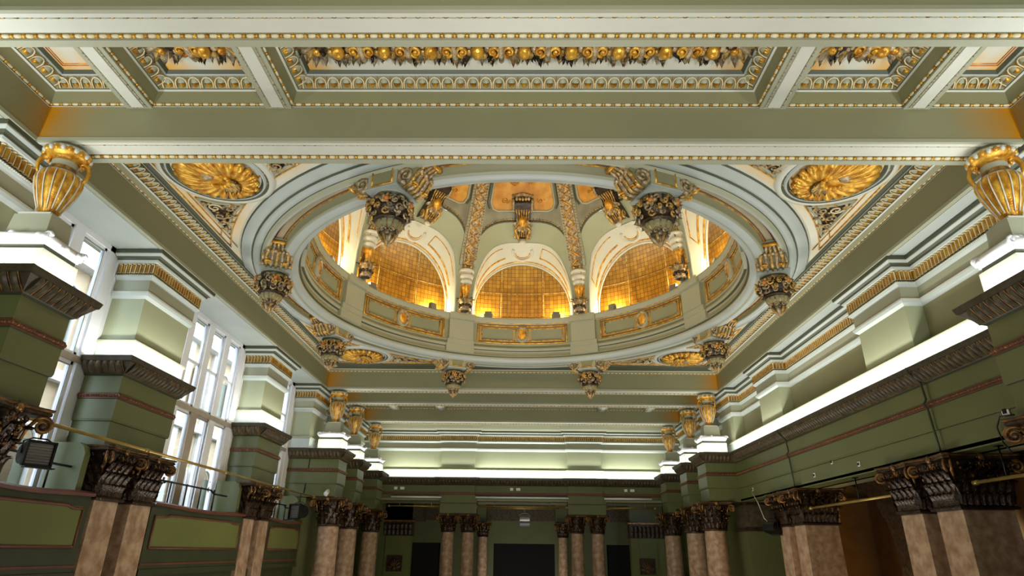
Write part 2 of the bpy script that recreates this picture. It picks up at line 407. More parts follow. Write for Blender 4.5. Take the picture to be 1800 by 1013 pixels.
# outer shell above the ceiling so that no daylight leaks in
slab('ceiling', [(-7.2, 7.2, -8, 6.8, 5.9, 6.0, 'olive'), (-7.2, 7.2, 18.2, 26, 5.9, 6.0, 'olive'), (-7.2, -7.1, -8, 26, 4.6, 6, 'olive'), (7.1, 7.2, -8, 26, 4.6, 6, 'olive'),
                 (-7.2, 7.2, -8, -7.9, 4.5, 6, 'olive'), (-7.2, 7.2, 25.9, 26, 4.6, 6, 'olive'), (-7.2, 7.2, -8, 4.1, 5.5, 5.6, 'sage')], 'ceiling above the coffers')

# ---------------- dome bay panel (flat, round opening) 
M['spandrel'] = mat('cream_spandrel_amber_wash', (216, 216, 202), .5, c2=(222, 190, 128), scale=.55)
def dome_panel():
    mb = MB(); n = 96; cx, cy, hx, hy, z = 0, 12.515, 5.62, 5.6, 5.25; P = []
    for i in range(n):
        a = 2*PI*i/n+PI/n*0; c, s_ = cos(a), sin(a); t = 1/max(abs(c)/hx, abs(s_)/hy)
        P.append([(cx+5.42*c, cy+5.42*s_, z), (cx+t*c, cy+t*s_, z)])
    mb.grid(P, 'spandrel', False, True); return struct(mb.build('ceiling'), 'pale flat ceiling around the round dome opening')
dome_panel()
def rect(x0, x1, y0, y1): return [(x0, y0), (x1, y0), (x1, y1), (x0, y1)]
BAY = rect(-5.95, 5.95, 6.58, 18.45)
def coffer_frame(name, r, z0, zt, label, eggs='all', eggp=.155, flat=False):
    """stepped moulding running round a recess: bead rope, plain face, egg-and-dart, fillet up to the panel"""
    mb = MB(); d = zt-z0
    if flat: pr = [(0, 0, 'pale'), (.012, 0, 'slate'), (.03, .02, 'olive'), (.1, .06, 'pale'), (.125, .07, 'slate'), (.13, .085, 'slate'), (.33, .135, 'blue'), (.345, .13, 'slate'), (.36, .15, 'slate'), (.4, d+.005, None)]
    else: pr = [(0, 0, 'pale'), (.012, 0, 'slate'), (.025, .035, 'olive'), (.06, .19, 'pale'), (.085, .2, 'slate'), (.09, .21, 'olive'), (.21, .3, 'blue'), (.225, .295, 'blue'), (.235, .31, 'slate'), (.27, d+.005, None)]
    sweep(mb, r, [(a, z0-.01+b, k) for a, b, k in pr], True)
    o = struct(mb.build(name), label)
    mb = MB(); along(mb, r, .02, z0+.012, .12, e_rope(.12, .018), True); mb.build('bead_rope', o)
    a, b = pr[5], pr[6]; dx, dz = b[0]-a[0], b[1]-a[1]; L = math.hypot(dx, dz); ty, tz = -dx/L, -dz/L; ny, nz = dz/L, -dx/L
    f0 = e_egg(eggp, L*.98, .035)
    def fn(m2, j):
        bb = m2.M.copy(); m2.M = bb @ Matrix(((1, 0, 0, 0), (0, ny, ty, 0), (0, nz, tz, 0), (0, 0, 0, 1))); f0(m2, j); m2.M = bb
    mb = MB(); md, mz = (a[0]+b[0])/2, z0-.01+(a[1]+b[1])/2
    if eggs == 'all': along(mb, r, md, mz, eggp, fn, True)
    else:
        q = offs(r, md, True); along(mb, [q[1], q[2]], 0, mz, eggp, fn); along(mb, [q[3], q[0]], 0, mz, eggp, fn)
    mb.build('egg_moulding', o)
    return o
coffer_frame('trim_1', BAY, 5.08, 5.25, 'moulding around the dome bay', 'sides', .13, True)

# ---------------- transverse beams
def beam(name, y0, y1, label, front=True):
    mb = MB(); z = 4.55
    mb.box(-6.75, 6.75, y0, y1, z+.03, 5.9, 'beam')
    W = y1-y0
    mb.box(-6.2, 6.2, y0-.012, y0+.03, z, z+.05, 'sage')
    mb.box(-6.2, 6.2, y0+.03, y0+.075, z-.0, z+.04, 'pale')
    mb.box(-6.2, 6.2, y0+.1, y1-.16, z+.012, z+.05, 'pale')
    mb.box(-6.2, 6.2, y1-.075, y1+.012, z, z+.05, 'sage')
    o = struct(mb.build(name), label)
    mb = MB(); P = [(-5.93, y1-.12), (5.93, y1-.12)]
    along(mb, P, 0, z+.01, .12, e_rope(.12, .022)); mb.build('bead_rope', o)
    mb = MB(); P = [(-5.93, y0+.088), (5.93, y0+.088)]
    along(mb, P, 0, z+.012, .13, e_rope(.13, .012, 'sage', 'oldgold')); mb.build('small_bead_rope', o)
    return o
beam('trim_2', 4.17, 4.6, 'nearest transverse ceiling beam')
beam('trim_3', 6.13, 6.58, 'transverse beam in front of the dome')
beam('trim_4', 18.45, 18.95, 'transverse beam behind the dome')
beam('trim_5', 20.4, 20.82, 'second transverse beam behind the dome')
beam('trim_6', 23.5, 24.0, 'last transverse beam before the back wall')
# side beams
for s in (-1, 1):
    mb = MB()
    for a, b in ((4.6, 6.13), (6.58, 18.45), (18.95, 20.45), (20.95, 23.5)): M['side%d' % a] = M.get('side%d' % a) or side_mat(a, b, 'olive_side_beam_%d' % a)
    for a, b in ((-8, 4.17), (4.6, 6.13), (6.58, 18.45), (18.95, 20.45), (20.95, 23.5), (24.0, 25.9)):
        x0, x1 = (5.95, 6.75) if s > 0 else (-6.75, -5.95)
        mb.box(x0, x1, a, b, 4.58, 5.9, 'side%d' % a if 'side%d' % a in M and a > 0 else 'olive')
        xi = s*5.95; mb.box(*sorted((xi-s*.01, xi+s*.06)), a, b, 4.55, 4.6, 'sage')
        mb.box(*sorted((xi+s*.09, s*6.75)), a, b, 4.565, 4.6, 'blue')
    struct(mb.build('trim_7'), 'longitudinal beam along the %s wall' % ('right' if s > 0 else 'left'))
slab('ceiling', [(-6, 6, 24.0, 25.9, 5.1, 5.2, 'sage'), (-6, 6, 18.95, 20.45, 5.3, 5.4, 'sage')], 'plain ceiling strips near the back wall')

# ---------------- coffered bays
def coffers(y0, y1, tagn, dz=0):
    spans = [(-5.95, -4.95), (-4.65, -3.2), (-2.9, 2.9), (3.2, 4.65), (4.95, 5.95)]
    names = ['left corner', 'left small', 'wide central', 'right small', 'right corner']
    for (a, b), nm in zip(spans, names):
        r = rect(a, b, y0, y1); zt = 5.42
        zt += dz; coffer_frame('trim_8', r, 5.08+dz, zt, '%s coffer moulding %s' % (nm, tagn))
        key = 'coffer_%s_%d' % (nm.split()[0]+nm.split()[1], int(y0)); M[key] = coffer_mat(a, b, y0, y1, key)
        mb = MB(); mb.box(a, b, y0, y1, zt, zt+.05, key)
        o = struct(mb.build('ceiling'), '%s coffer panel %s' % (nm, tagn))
        if 'corner' in nm:
            q = rect(a+.58, b-.58+.2*0, y0+.6, y1-.6) if False else rect((a+b)/2-.2, (a+b)/2+.2, (y0+y1)/2-.5, (y0+y1)/2+.42)
            mb = MB(); pts = [(x, y, zt-.004) for x, y in q]+[(q[0][0], q[0][1], zt-.004)]
            for i in range(4): mb.tube([pts[i], pts[i+1]], .009, 'clay', 4)
            q2 = [(x+(.03 if x < (a+b)/2 else -.03), y+(.03 if y < (y0+y1)/2 else -.03)) for x, y in q]
            for i in range(4): mb.tube([(*q2[i], zt-.004), (*q2[(i+1) % 4], zt-.004)], .006, 'gold', 4)
            mb.build('painted_line', o)
coffers(4.6, 6.13, 'in the near bay')
coffers(20.82, 23.5, 'in the far bay', -.06)
def rib_strip(x, y0, y1, label, dz=0):
    mb = MB(); w2 = .15
    mb.box(-w2, w2, y0, y1, 5.06, 5.45, 'olive'); mb.box(-w2-.012, w2+.012, y0, y1, 5.045, 5.07, 'sage')
    mb.box(-.075, .075, y0+.03, y1-.07, 5.03, 5.05, 'pale')
    o = mb.build('coffer_rib', None, (x, 0, dz)); tag(o, label, 'ceiling rib', 'ribs between the ceiling coffers')
    if not dz:
        for pth in ([(-.1, y0), (-.1, y1-.05)], [(.1, y0), (.1, y1-.05)], [(-.1, y1-.06), (.1, y1-.06)]):
            mb = MB(); along(mb, pth, 0, 5.042, .05, e_rope(.05, .013, 'sage', 'bronze')); mb.build('beading', o)
    return o
for x, lb in ((-4.8, 'outer left'), (-3.05, 'inner left'), (3.05, 'inner right'), (4.8, 'outer right')):
    rib_strip(x, 4.6, 6.16, 'pale beaded rib crossing the near coffered bay, %s one of the four' % lb)
for x, lb in ((-4.8, 'outer left'), (-3.05, 'inner left'), (3.05, 'inner right'), (4.8, 'outer right')):
    rib_strip(x, 20.85, 23.499, 'short pale rib seen beyond the far beams, %s one of the four' % lb, -.07)

# ---------------- lower entablature, attic mouldings
ENT = [(-.4, 1.385, 'green'), (-.02, 1.385, 'green'), (0, 1.40, 'green'), (0, 1.74, 'dkgreen'), (.02, 1.745, 'green'), (.03, 1.78, 'green'), (.03, 2.07, 'dkgreen'), (.045, 2.08, 'red'), (.045, 2.16, 'dkgreen'),
       (.02, 2.17, 'green'), (.02, 2.43, 'dkgreen'), (.05, 2.45, 'dkolive'), (.18, 2.62, 'dkolive'), (.2, 2.63, 'dkolive'), (.22, 2.70, 'dkolive'), (.2, 2.715, 'pale'), (-.3, 2.72, None)]
def entablature(path, name, parent=None, soffit=None, closed=False, bead=.1, tong=.105):
    mb = MB(); sweep(mb, path, ENT, closed)
    if soffit: mb.box(*soffit, 1.38, 1.40, 'green')
    o = mb.build(name, parent)
    mb = MB(); along(mb, path, .05, 2.12, .075, e_rope(.075, .022, 'red', 'copper'), closed); mb.build('bead_rope', o)
    mb = MB(); along(mb, path, .06, 2.54, tong, e_tongue(tong, .17, .13), closed); mb.build('leaf_moulding', o)
    return o
ATT_U = [(0, 3.76, 'blue'), (.05, 3.80, 'blue'), (.07, 3.84, 'pale'), (.07, 3.87, 'olive'), (.03, 3.89, 'sage'), (.03, 4.08, 'blue'), (.07, 4.12, 'blue'), (.09, 4.15, 'blue'), (.07, 4.17, 'slate'),
         (.07, 4.36, 'pale'), (.12, 4.37, 'blue'), (.14, 4.40, 'slate'), (.15, 4.43, 'slate'), (.19, 4.45, 'blue'), (.23, 4.475, 'pale'), (.23, 4.49, 'slate'), (.235, 4.50, 'slate'), (.24, 4.55, 'slate'), (0, 4.552, None)]
ATT_L = [(.05, 2.72, 'blue'), (.05, 2.98, 'sage'), (.075, 3.0, 'sage'), (.075, 3.03, 'sage'), (0.0, 3.07, None)]
def attic_upper(path, name, parent=None, closed=False):
    mb = MB(); sweep(mb, path, ATT_U, closed); o = mb.build(name, parent)
    mb = MB(); along(mb, path, .07, 4.265, .085, e_flute(.115, .17), closed); mb.build('fluted_frieze', o)
    mb = MB(); along(mb, path, .085, 4.145, .035, e_rope(.035, .014, 'pale', 'sage'), closed); mb.build('bead_rope', o)
    return o
# right wall
struct(entablature([(6.17, -6), (6.17, 25.6)], 'trim_9'), 'dark green entablature running along the right wall')
slab('trim_9', [(6.17, 6.6, -6, 25.6, 1.38, 1.45, 'green')], 'underside of the right entablature')
mb = MB(); sweep(mb, [(6.2, -6), (6.2, 25.6)], ATT_L); mb.box(6.2, 6.55, -6, 25.6, 3.05, 3.07, 'sage'); struct(mb.build('trim_10'), 'bright plinth band above the right cornice')
WR = 6.5
def breaks(face, wall, spans, a, b):
    P = [(wall, a)]
    for y0, y1 in spans: P += [(wall, y0), (face, y0), (face, y1), (wall, y1)]
    return P+[(wall, b)]
SP = [(5.95, 6.65), (9.4, 10.85), (14.72, 16.02), (18.2, 19.3), (20.5, 21.4), (23.5, 24.5)]
struct(attic_upper(breaks(6.2, WR, SP, -6, 25.5), 'trim_11'), 'fluted gold frieze mouldings along the right wall')
for (y0, y1), lb in zip(SP, ('beside the near right urn', 'wide nearer one on the right wall', 'middle one on the right wall', 'beside the first far right urn', 'beside the second far right urn', 'beside the last right urn')):
    mb = MB(); mb.box(6.2, 6.499, y0, y1, 3.071, 3.8, 'mint')
    tag(mb.build('attic_pilaster'), 'pale green attic pilaster above the bright cove, '+lb, 'pilaster', 'attic pilasters on the right wall')
# back wall
BP = [(6.4, 25.62), (3.2, 25.62), (3.2, 25.5), (1.85, 25.5), (1.85, 25.62), (-1.85, 25.62), (-1.85, 25.5), (-3.2, 25.5), (-3.2, 25.62), (-6.6, 25.62)]
ENT2 = [(o_, z, k) for o_, z, k in ENT if z >= 1.9 or True]
mb = MB(); sweep(mb, BP, [(0, 1.85, 'green')]+[e for e in ENT if e[1] > 2.0])
o = struct(mb.build('trim_12'), 'entablature along the back wall')
mb = MB(); along(mb, BP, .06, 2.54, .12, e_tongue(.12, .17, .13)); mb.build('leaf_moulding', o)
mb = MB(); sweep(mb, BP, ATT_L); sweep(mb, BP, [(0, 3.05, 'mint'), (0, 3.78, None)]); struct(mb.build('trim_12'), 'bright plinth and attic of the back wall')
struct(attic_upper(BP, 'trim_12'), 'fluted gold frieze along the back wall')
mb = MB(); sweep(mb, BP, [(.24, 4.55, 'sage'), (.3, 4.62, 'sage'), (.34, 4.72, 'olive'), (.5, 4.9, 'olive'), (1.2, 5.1, None)]); struct(mb.build('trim_12'), 'cove above the back frieze')
# left wall far part
struct(entablature([(-6.17, 25.6), (-6.17, 19.3)], 'trim_13'), 'entablature on the far left wall')
mb = MB(); sweep(mb, [(-6.2, 25.6), (-6.2, 19.2)], ATT_L); mb.box(-6.8, -6.45, 19.2, 25.6, 3.0, 4.6, 'mint'); struct(mb.build('trim_13'), 'plinth band on the far left wall')
LS = [(-6.5, 25.5), (-6.5, 24.5), (-6.2, 24.5), (-6.2, 23.5), (-6.5, 23.5), (-6.5, 21.4), (-6.2, 21.4), (-6.2, 20.5), (-6.5, 20.5), (-6.5, 19.2)]
struct(attic_upper(LS, 'trim_13'), 'fluted frieze on the far left wall')
for (y0, y1), lb in zip(SP[4:], ('second', 'last')):
    mb = MB(); mb.box(-6.445, -6.2, y0, y1, 3.071, 3.8, 'mint')
    tag(mb.build('attic_pilaster'), 'pale attic pilaster beside the %s far left urn' % lb, 'pilaster')

# ---------------- left piers
def left_pier(yc, hw, lb):
    """attic pier between the windows: plinth, die, fluted frieze and crown"""
    P = [(-6.745, yc+hw), (-6.2, yc+hw), (-6.2, yc-hw), (-6.745, yc-hw)]
    root = empty('attic_pier', (-6.5, yc, 2.72)); tag(root, lb, 'pier', 'attic piers between the left windows')
    Pl = [(x+6.5, y-yc) for x, y in P]
    def sh(prof): return [(a, z-2.72, k) for a, z, k in prof]
    mb = MB(); sweep(mb, Pl, sh(ATT_L)); mb.box(-.25, .31, -hw, hw, 0, .27, 'pale'); mb.build('plinth', root)
    mb = MB(); mb.box(-.25, .3, -hw, hw, .3, 1.1, 'mint'); mb.build('die', root)
    mb = MB(); sweep(mb, Pl, sh(ATT_U[:9])); mb.box(-.25, .29, -hw+.01, hw-.01, 1.1, 1.82, 'sage'); mb.build('moulding', root)
    mb = MB(); sweep(mb, Pl, sh(ATT_U[8:])); c = mb.build('crown', root)
    mb = MB(); along(mb, Pl, .07, 4.265-2.72, .08, e_flute(.1, .17)); mb.build('fluted_frieze', root)
    mb = MB(); along(mb, Pl, .085, 4.145-2.72, .035, e_rope(.035, .014, 'pale', 'sage')); mb.build('bead_rope', root)
def ent_block(xw, xf, y0, y1, side, lb, grp='entablature blocks over the columns'):
    """block of entablature projecting from the wall (xw) to xf"""
    if side > 0: P = [(xw, y0), (xf, y0), (xf, y1), (xw, y1)]
    else: P = [(xw, y1), (xf, y1), (xf, y0), (xw, y0)]
    cx, cy = (xw+xf)/2, (y0+y1)/2
    root = empty('entablature_block', (cx, cy, 1.38)); tag(root, lb, 'entablature', grp)
    Pl = [(x-cx, y-cy) for x, y in P]; sh = lambda pr: [(a, z-1.38, k) for a, z, k in pr]
    xa, xb = sorted((xw-cx, xf-cx)); h = (y1-y0)/2
    mb = MB(); sweep(mb, Pl, sh(ENT[:8])); mb.box(xa+.01, xb-.01, -h+.01, h-.01, .02, 1.3, 'green'); mb.build('architrave', root)
    mb = MB(); sweep(mb, Pl, sh(ENT[7:10])); along(mb, Pl, .05, .74, .075, e_rope(.075, .022, 'red', 'copper')); mb.build('bead_band', root)
    mb = MB(); sweep(mb, Pl, sh(ENT[9:12])); mb.build('frieze', root)
    mb = MB(); sweep(mb, Pl, sh(ENT[11:])); e2 = mb.build('cornice', root)
    mb = MB(); along(mb, Pl, .06, 1.16, .105, e_tongue(.105, .17, .13)); mb.build('leaf_moulding', e2)
left_pier(10.02, .72, 'pale green attic pier with gold fluted frieze between the first two left windows')
left_pier(15.18, .66, 'smaller pale attic pier with fluted frieze between the second and third left windows')
left_pier(18.75, .6, 'pale attic pier beyond the last left window, next to the far left urn')
left_pier(6.3, .35, 'attic pier behind the near left urn, partly out of the frame')
ent_block(-6.745, -6.17, 9.2, 10.78, -1, 'dark green entablature block over the nearer pair of left square pillars', 'entablature blocks on the left piers')
ent_block(-6.745, -6.17, 14.55, 15.95, -1, 'dark green entablature block over the farther pair of left square pillars', 'entablature blocks on the left piers')
where = ['beside the camera', 'first far', 'second far', 'last far']
for i, (yc, h) in enumerate(((6.3, .36), (18.75, .42), (20.95, .4), (24.0, .42))):
    for s in (-1, 1):
        sd = 'left' if s < 0 else 'right'
        ent_block(s*6.745 if s < 0 else 6.4, s*5.3, yc-h, yc+h, s, 'green entablature block under the %s %s urn' % (['near', 'first far', 'second far', 'last far'][i], sd))

# ---------------- right gallery behind the lower opening
def gallery_wall():
    mb = MB(); X0, X1 = 7.4, 7.6
    arches = [(14.9, 1.65), (10.2, 1.5)]
    spr, n = -.15, 24
    def wall_piece(y0, y1, z0, z1): mb.box(X0, X1, y0, y1, z0, z1, 'brown')
    prev = -8
    for yc, hw in sorted(arches):
        wall_piece(prev, yc-hw, -4.5, 1.6)
        top = 1.6; P = []
        for i in range(n+1):
            a = PI*i/n; y = yc-hw*cos(a); z = spr+hw*sin(a)
            P.append([(X0, y, max(z, 1.6)), (X0, y, min(z, 1.59)), (X1, y, min(z, 1.59)), (X1, y, max(z, 1.6))])
        mb.grid(P, 'brown', False)
        prev = yc+hw
    wall_piece(prev, 18.2, -4.5, 1.6)
    struct(mb.build('wall_right'), 'dark wall of the right gallery with an arched opening')
gallery_wall()
slab('wall_right', [(9.6, 9.8, -8, 26, -4.5, 1.6, 'tan'), (7.6, 9.6, 18.2, 18.3, -4.5, 1.6, 'tan')], 'tan plaster wall behind the right arches')
slab('wall_right', [(6.25, 7.6, 18.35, 19.2, -4.5, .62, 'green'), (6.2, 7.65, 18.3, 19.25, .62, .7, 'brown'), (6.24, 7.6, 18.34, 19.2, .7, 1.3, 'dkolive'), (6.2, 7.65, 18.3, 19.25, 1.3, 1.38, 'brown')], 'green cross wall with a dark frieze at the right')
slab('wall_right', [(6.3, 6.6, 19.2, 26, -4.5, 1.38, 'green')])
slab('wall_left', [(-6.745, -6.1, 18.35, 19.2, -4.5, 1.37, 'green'), (-6.745, -6.3, 19.2, 25.6, -4.5, 1.37, 'green')], 'green pier wall behind the far left columns')
slab('wall_back', [(-6.9, -5.5, 25.7, 25.9, -4.5, 1.9, 'green'), (5.6, 6.9, 25.7, 25.9, -4.5, 1.9, 'green')])

# ---------------- tall left windows
def window(idx, y0, y1, n, lb):
    X = -6.82
    root = empty('window_%d' % idx, (X, (y0+y1)/2, -.4)); struct(root, lb); root['kind'] = 'structure'
    h = (y1-y0)/2; mb = MB(); z0, zt, zm = 0, 5.0, 3.02   # local heights above -.4
    fr = .17
    mb.box(-.06, .06, -h, -h+fr, z0, zt, 'white'); mb.box(-.06, .06, h-fr-.06, h, z0, zt, 'white')
    mb.box(-.06, .06, -h, h, zt-.12, zt, 'white'); mb.box(-.07, .07, -h, h, zm-.05, zm+.05, 'taupe'); mb.box(-.06, .06, -h, h, 0, .1, 'white')
    wd = (2*h-2*fr)/n
    for i in range(1, n):
        y = -h+fr+wd*i; mb.box(-.05, .07, y-.11, y+.11, zm+.05, zt-.1, 'white')
        mb.box(-.05, .065, y-.13, y+.13, .1, zm-.05, 'taupe' if i % 2 == 0 or n == 2 else 'white')
    mb.build('window_frame', root)
    for i in range(n):
        a, b = -h+fr+wd*i+.11, -h+fr+wd*(i+1)-.11
        for za, zb, k in ((zm+.05, zt-.12, 'white'), (.1, zm-.05, 'taupe' if i % 2 == 0 else 'white')):
            mb = MB(); t = .05
            for q in ((a-.02, a+t, za, zb), (b-t, b+.02, za, zb), (a, b, za, za+t), (a, b, zb-t, zb)): mb.box(-.03, .035, *q, k)
            # dark rubber seal
            for q in ((a+t, a+t+.012, za+t, zb-t), (b-t-.012, b-t, za+t, zb-t), (a+t, b-t, zb-t-.012, zb-t)): mb.box(.0, .03, *q, 'steel')
            if za > 2: mb.box(-.02, .02, a+t, b-t, zb-.95, zb-.9, 'white')
            s_ = mb.build('sash', root)
            mb = MB(); mb.box(-.006, .006, a+t, b-t, za+t, zb-t, 'glass'); mb.build('pane', s_)
window(1, 5.6, 9.2, 4, 'tall white window nearest the camera'); window(2, 10.85, 14.42, 4, 'tall white four-light window in the middle of the left wall')
window(3, 15.95, 18.0, 2, 'far tall window on the left wall')
def low_window(idx, y0, y1):
    mb = MB(); n = max(2, int((y1-y0)/.45)); root = empty('window_%d' % idx, (-6.82, y0, -.75)); struct(root, 'white barred window below the gallery')
    for i in range(n+1):
        y = (y1-y0)*i/n; mb.box(-.04, .04, y-.035, y+.035, -2.85, 0, 'white')
    for z in (-2.8, -1.6, -.5, -.05): mb.box(-.04, .04, 0, y1-y0, z-.04, z+.04, 'white')
    mb.build('window_frame', root)
    mb = MB(); mb.box(-.005, .005, 0, y1-y0, -2.85, 0, 'glass'); mb.build('pane', root)
low_window(4, 5.6, 9.2); low_window(5, 10.85, 14.42); low_window(6, 15.95, 18.0)
# gallery floor edge
slab('floor', [(-7.2, -6.2, 5.0, 18.3, -.72, -.42, 'dkgreen')], 'gallery floor along the left windows')
# street side
slab('floor', [(-40, -12.05, -10, 40, -4.8, -4.7, 'stone'), (-12.05, -7.2, -10, 40, -4.8, -4.7, 'stone')], 'pavement outside the left windows')
root = empty('facing_building', (-13, 14, -4.7)); tag(root, 'cream building facade across the street, seen pale through the left windows', 'building')
mb = MB(); mb.box(-2, 0, -14, 14, 0, 12.5, 'cream'); mb.box(0, .25, -14, 14, 8.9, 9.2, 'stucco'); mb.box(0, .4, -14, 14, 12.2, 12.6, 'stucco'); mb.box(0, .2, -14, 14, 4.9, 5.1, 'stucco')
for i in range(14): mb.box(0, .12, -13.2+i*2, -12.8+i*2, 0, 12.2, 'stucco')
mb.build('facade', root)
for i in range(13):
    for z in (5.6, 9.6):
        mb = MB(); y = -12+i*2; pts = [(.1, y+.45*cos(a), z+1.6+.45*sin(a)) for a in (PI*j/10 for j in range(11))]
        mb.tube([(.1, y+.45, z)]+pts+[(.1, y-.45, z)], .06, 'stucco', 4); mb.box(.01, .05, y-.42, y+.42, z, z+1.7, 'slate'); mb.build('window', root)

# ---------------- capitals, columns, pillars
def capital_mesh(hx, hy, H, kind, k='brown', k2='copper'):
    """returns (MB body, MB volutes): acanthus capital of height H around a shaft of half sizes hx, hy (round when kind='round')"""
    mb = MB()
    if kind == 'round':
        r = hx
        mb.lathe([(r, 0), (r+.05, .01), (r+.06, .035), (r+.04, .06), (r, .07), (r*.98, .2), (r*1.02, H*.6), (r*1.2, H*.84), (r*1.3, H*.88)], k, 20)
    else:
        q = rect(-hx, hx, -hy, hy); q = q[::-1]
        sweep(mb, q, [(0, 0, k), (.05, .01, k), (.06, .035, k), (.04, .06, k), (0, .07, k), (0, H*.6, k), (.1, H*.86, k), (.12, H*.88, k)], True)
    def ring(n_, z, h, wd, off, ph=0):
        base = mb.M.copy()
        if kind == 'round':
            for i in range(n_):
                a = 2*PI*(i+ph)/n_
                mb.M = base @ Matrix.Translation((0, 0, z)) @ Matrix.Rotation(a-PI/2, 4, 'Z') @ Matrix.Translation((0, hx+off, 0)); mb.leaf(h, wd, k, .38, .03)
        else:
            for sx, (a, L, d) in enumerate(((0, hx, hy), (PI/2, hy, hx), (PI, hx, hy), (3*PI/2, hy, hx))):
                m_ = max(2, int(round(2*L/wd)))
                for i in range(m_+ (1 if ph else 0)):
                    x = -L+2*L*(i+(0 if ph else .5))/m_
                    mb.M = base @ Matrix.Rotation(a, 4, 'Z') @ Matrix.Translation((x, d+off, z)); mb.leaf(h, wd*1.05, k, .38, .03)
        mb.M = base
    ring(16, .07, H*.24, .085, .01); ring(11, .09, H*.46, .13, .0, .5); ring(9, .1, H*.68, .14, -.012)
    rnd = random.Random(11)
    for zz, rr in ((H*.3, .05), (H*.5, .07), (H*.6, .09), (H*.74, .11), (H*.82, .13)):
        for i in range(22):
            a = 2*PI*(i+rnd.random()*.4)/22
            if kind == 'round': x, y = (hx+rr)*cos(a), (hx+rr)*sin(a)
            else:
                c_, s2 = cos(a), sin(a); t_ = 1/max(abs(c_)/(hx+rr), abs(s2)/(hy+rr)); x, y = c_*t_, s2*t_
            mb.ball((x, y, zz), (.022, .022, .028), k2 if rnd.random() < .35 else k, 5, 4)
    # copper picked-out leaf tips
    base = mb.M.copy()
    for j, (zz, n_, ph, rr) in enumerate(((H*.44, 8, 0, .09), (H*.68, 8, .5, .1))):
        if kind == 'round':
            for i in range(n_):
                a = 2*PI*(i+ph)/n_; mb.ball(((hx+rr)*cos(a), (hx+rr)*sin(a), zz), (.035, .035, .022), k2, 6, 4)
    mb.M = base
    # abacus with concave sides and chamfered corners
    e = .2; ax, ay = hx+e, hy+e; z0, z1 = H*.88, H
    def conc(s_):
        P = []
        for (x0, y0), (x1, y1) in (((-ax, -ay), (ax, -ay)), ((ax, -ay), (ax, ay)), ((ax, ay), (-ax, ay)), ((-ax, ay), (-ax, -ay))):
            dx, dy = (x1-x0), (y1-y0); L = math.hypot(dx, dy); nx, ny = -dy/L, dx/L
            for t in (.07, .2, .35, .5, .65, .8, .93):
                d = .085*sin(PI*t); P.append(((x0+dx*t+nx*d)*s_, (y0+dy*t+ny*d)*s_))
        return P
    A = [conc(.93), conc(1.0), conc(1.0), conc(.97), conc(1.03), conc(1.03)]; Z = [z0, z0+.02, z0+.045, z0+.05, z0+.07, z1-.005]
    n = len(A[0]); mb.grid([[(A[j][i][0], A[j][i][1], Z[j]) for j in range(6)] for i in range(n)], [k, k, k, k2, k], False, True)
    mb.add([(x, y, z1-.005) for x, y in A[5]], [tuple(range(n))], k); mb.add([(x, y, z0) for x, y in A[0]], [tuple(range(n))[::-1]], k)
    for a, L, d in ((0, hx, hy), (PI/2, hy, hx), (PI, hx, hy), (3*PI/2, hy, hx)):
        mb.M = Matrix.Rotation(a, 4, 'Z'); mb.ball((0, d+.12, H*.93), (.055, .035, .05), k2, 8, 5)
        for i in range(5): an = 2*PI*i/5; mb.ball((.045*cos(an), d+.12, H*.93+.045*sin(an)), (.028, .02, .028), k, 6, 4)
        # inner helices
        for sx in (-1, 1): mb.spiral((sx*.06, d+.1, H*.78), .055, 1.3, .013, k2, 'y', sx, PI/2, -.02, 5, 9)
    mb.M = Matrix.Identity(4)
    vols = []
    for cx_, cy_ in ((1, 1), (-1, 1), (-1, -1), (1, -1)):
        v = MB(); px_, py_ = cx_*(hx+.12), cy_*(hy+.12); an = math.atan2(cy_, cx_)
        v.M = Matrix.Translation((px_, py_, H*.76)) @ Matrix.Rotation(an, 4, 'Z')
        for off in (-.03, .03):
            v.M = Matrix.Translation((px_, py_, H*.76)) @ Matrix.Rotation(an+off*6, 4, 'Z')
            pts0 = [(-.17, off*.9, -.2), (-.13, off, -.04), (-.07, off, .06)]
            v.tube(pts0, [.014, .02, .022], k2, 5)
            v.spiral((0, off, 0), .095, 1.7, .022, k2, 'y', -1, PI*.75, 0, 6, 10)
        v.ball((0, 0, 0), (.05, .05, .05), k, 8, 5); v.M = Matrix.Identity(4); vols.append(v)
    return mb, vols
CAPS = {}
def add_capital(parent, key, hx, hy, H, kind, z, k='brown', k2='copper'):
    if key not in CAPS:
        b, vs = capital_mesh(hx, hy, H, kind, k, k2); o = b.build('capital', parent, (0, 0, z))
        vo = [v.build('volute', o) for v in vs]; CAPS[key] = (o.data, [v.data for v in vo]); return o
    me, vm = CAPS[key]; o = bpy.data.objects.new('capital', me); COL.objects.link(o); o.parent = parent; o.location = (0, 0, z)
    for q in vm: v = bpy.data.objects.new('volute', q); COL.objects.link(v); v.parent = o
    return o
ZC, HC = .62, .765
def pillar(x, y, hx, hy, lb, grp):
    root = empty('square_pillar', (x, y, -4.5)); tag(root, lb, 'pillar', grp)
    mb = MB(); mb.box(-hx-.03, hx+.03, -hy-.03, hy+.03, .25, ZC+4.5, 'marble', .03, .03); mb.build('shaft', root)
    mb = MB(); mb.box(-hx-.1, hx+.1, -hy-.1, hy+.1, 0, .25, 'marble', .05, .05); mb.build('base', root)
    add_capital(root, 'sq%.2f%.2f' % (hx, hy), hx, hy, HC, 'square', ZC+4.5)
for y, hy, lb in ((9.52, .285, 'pink marble square pillar, first from the camera on the left'), (10.42, .285, 'pink marble square pillar, second from the camera on the left'),
                  (14.72, .27, 'pink marble square pillar, third from the camera on the left'), (15.6, .27, 'pink marble square pillar, fourth from the camera on the left')):
    pillar(-6.45, y, .33, hy, lb, 'square pillars of the left arcade')
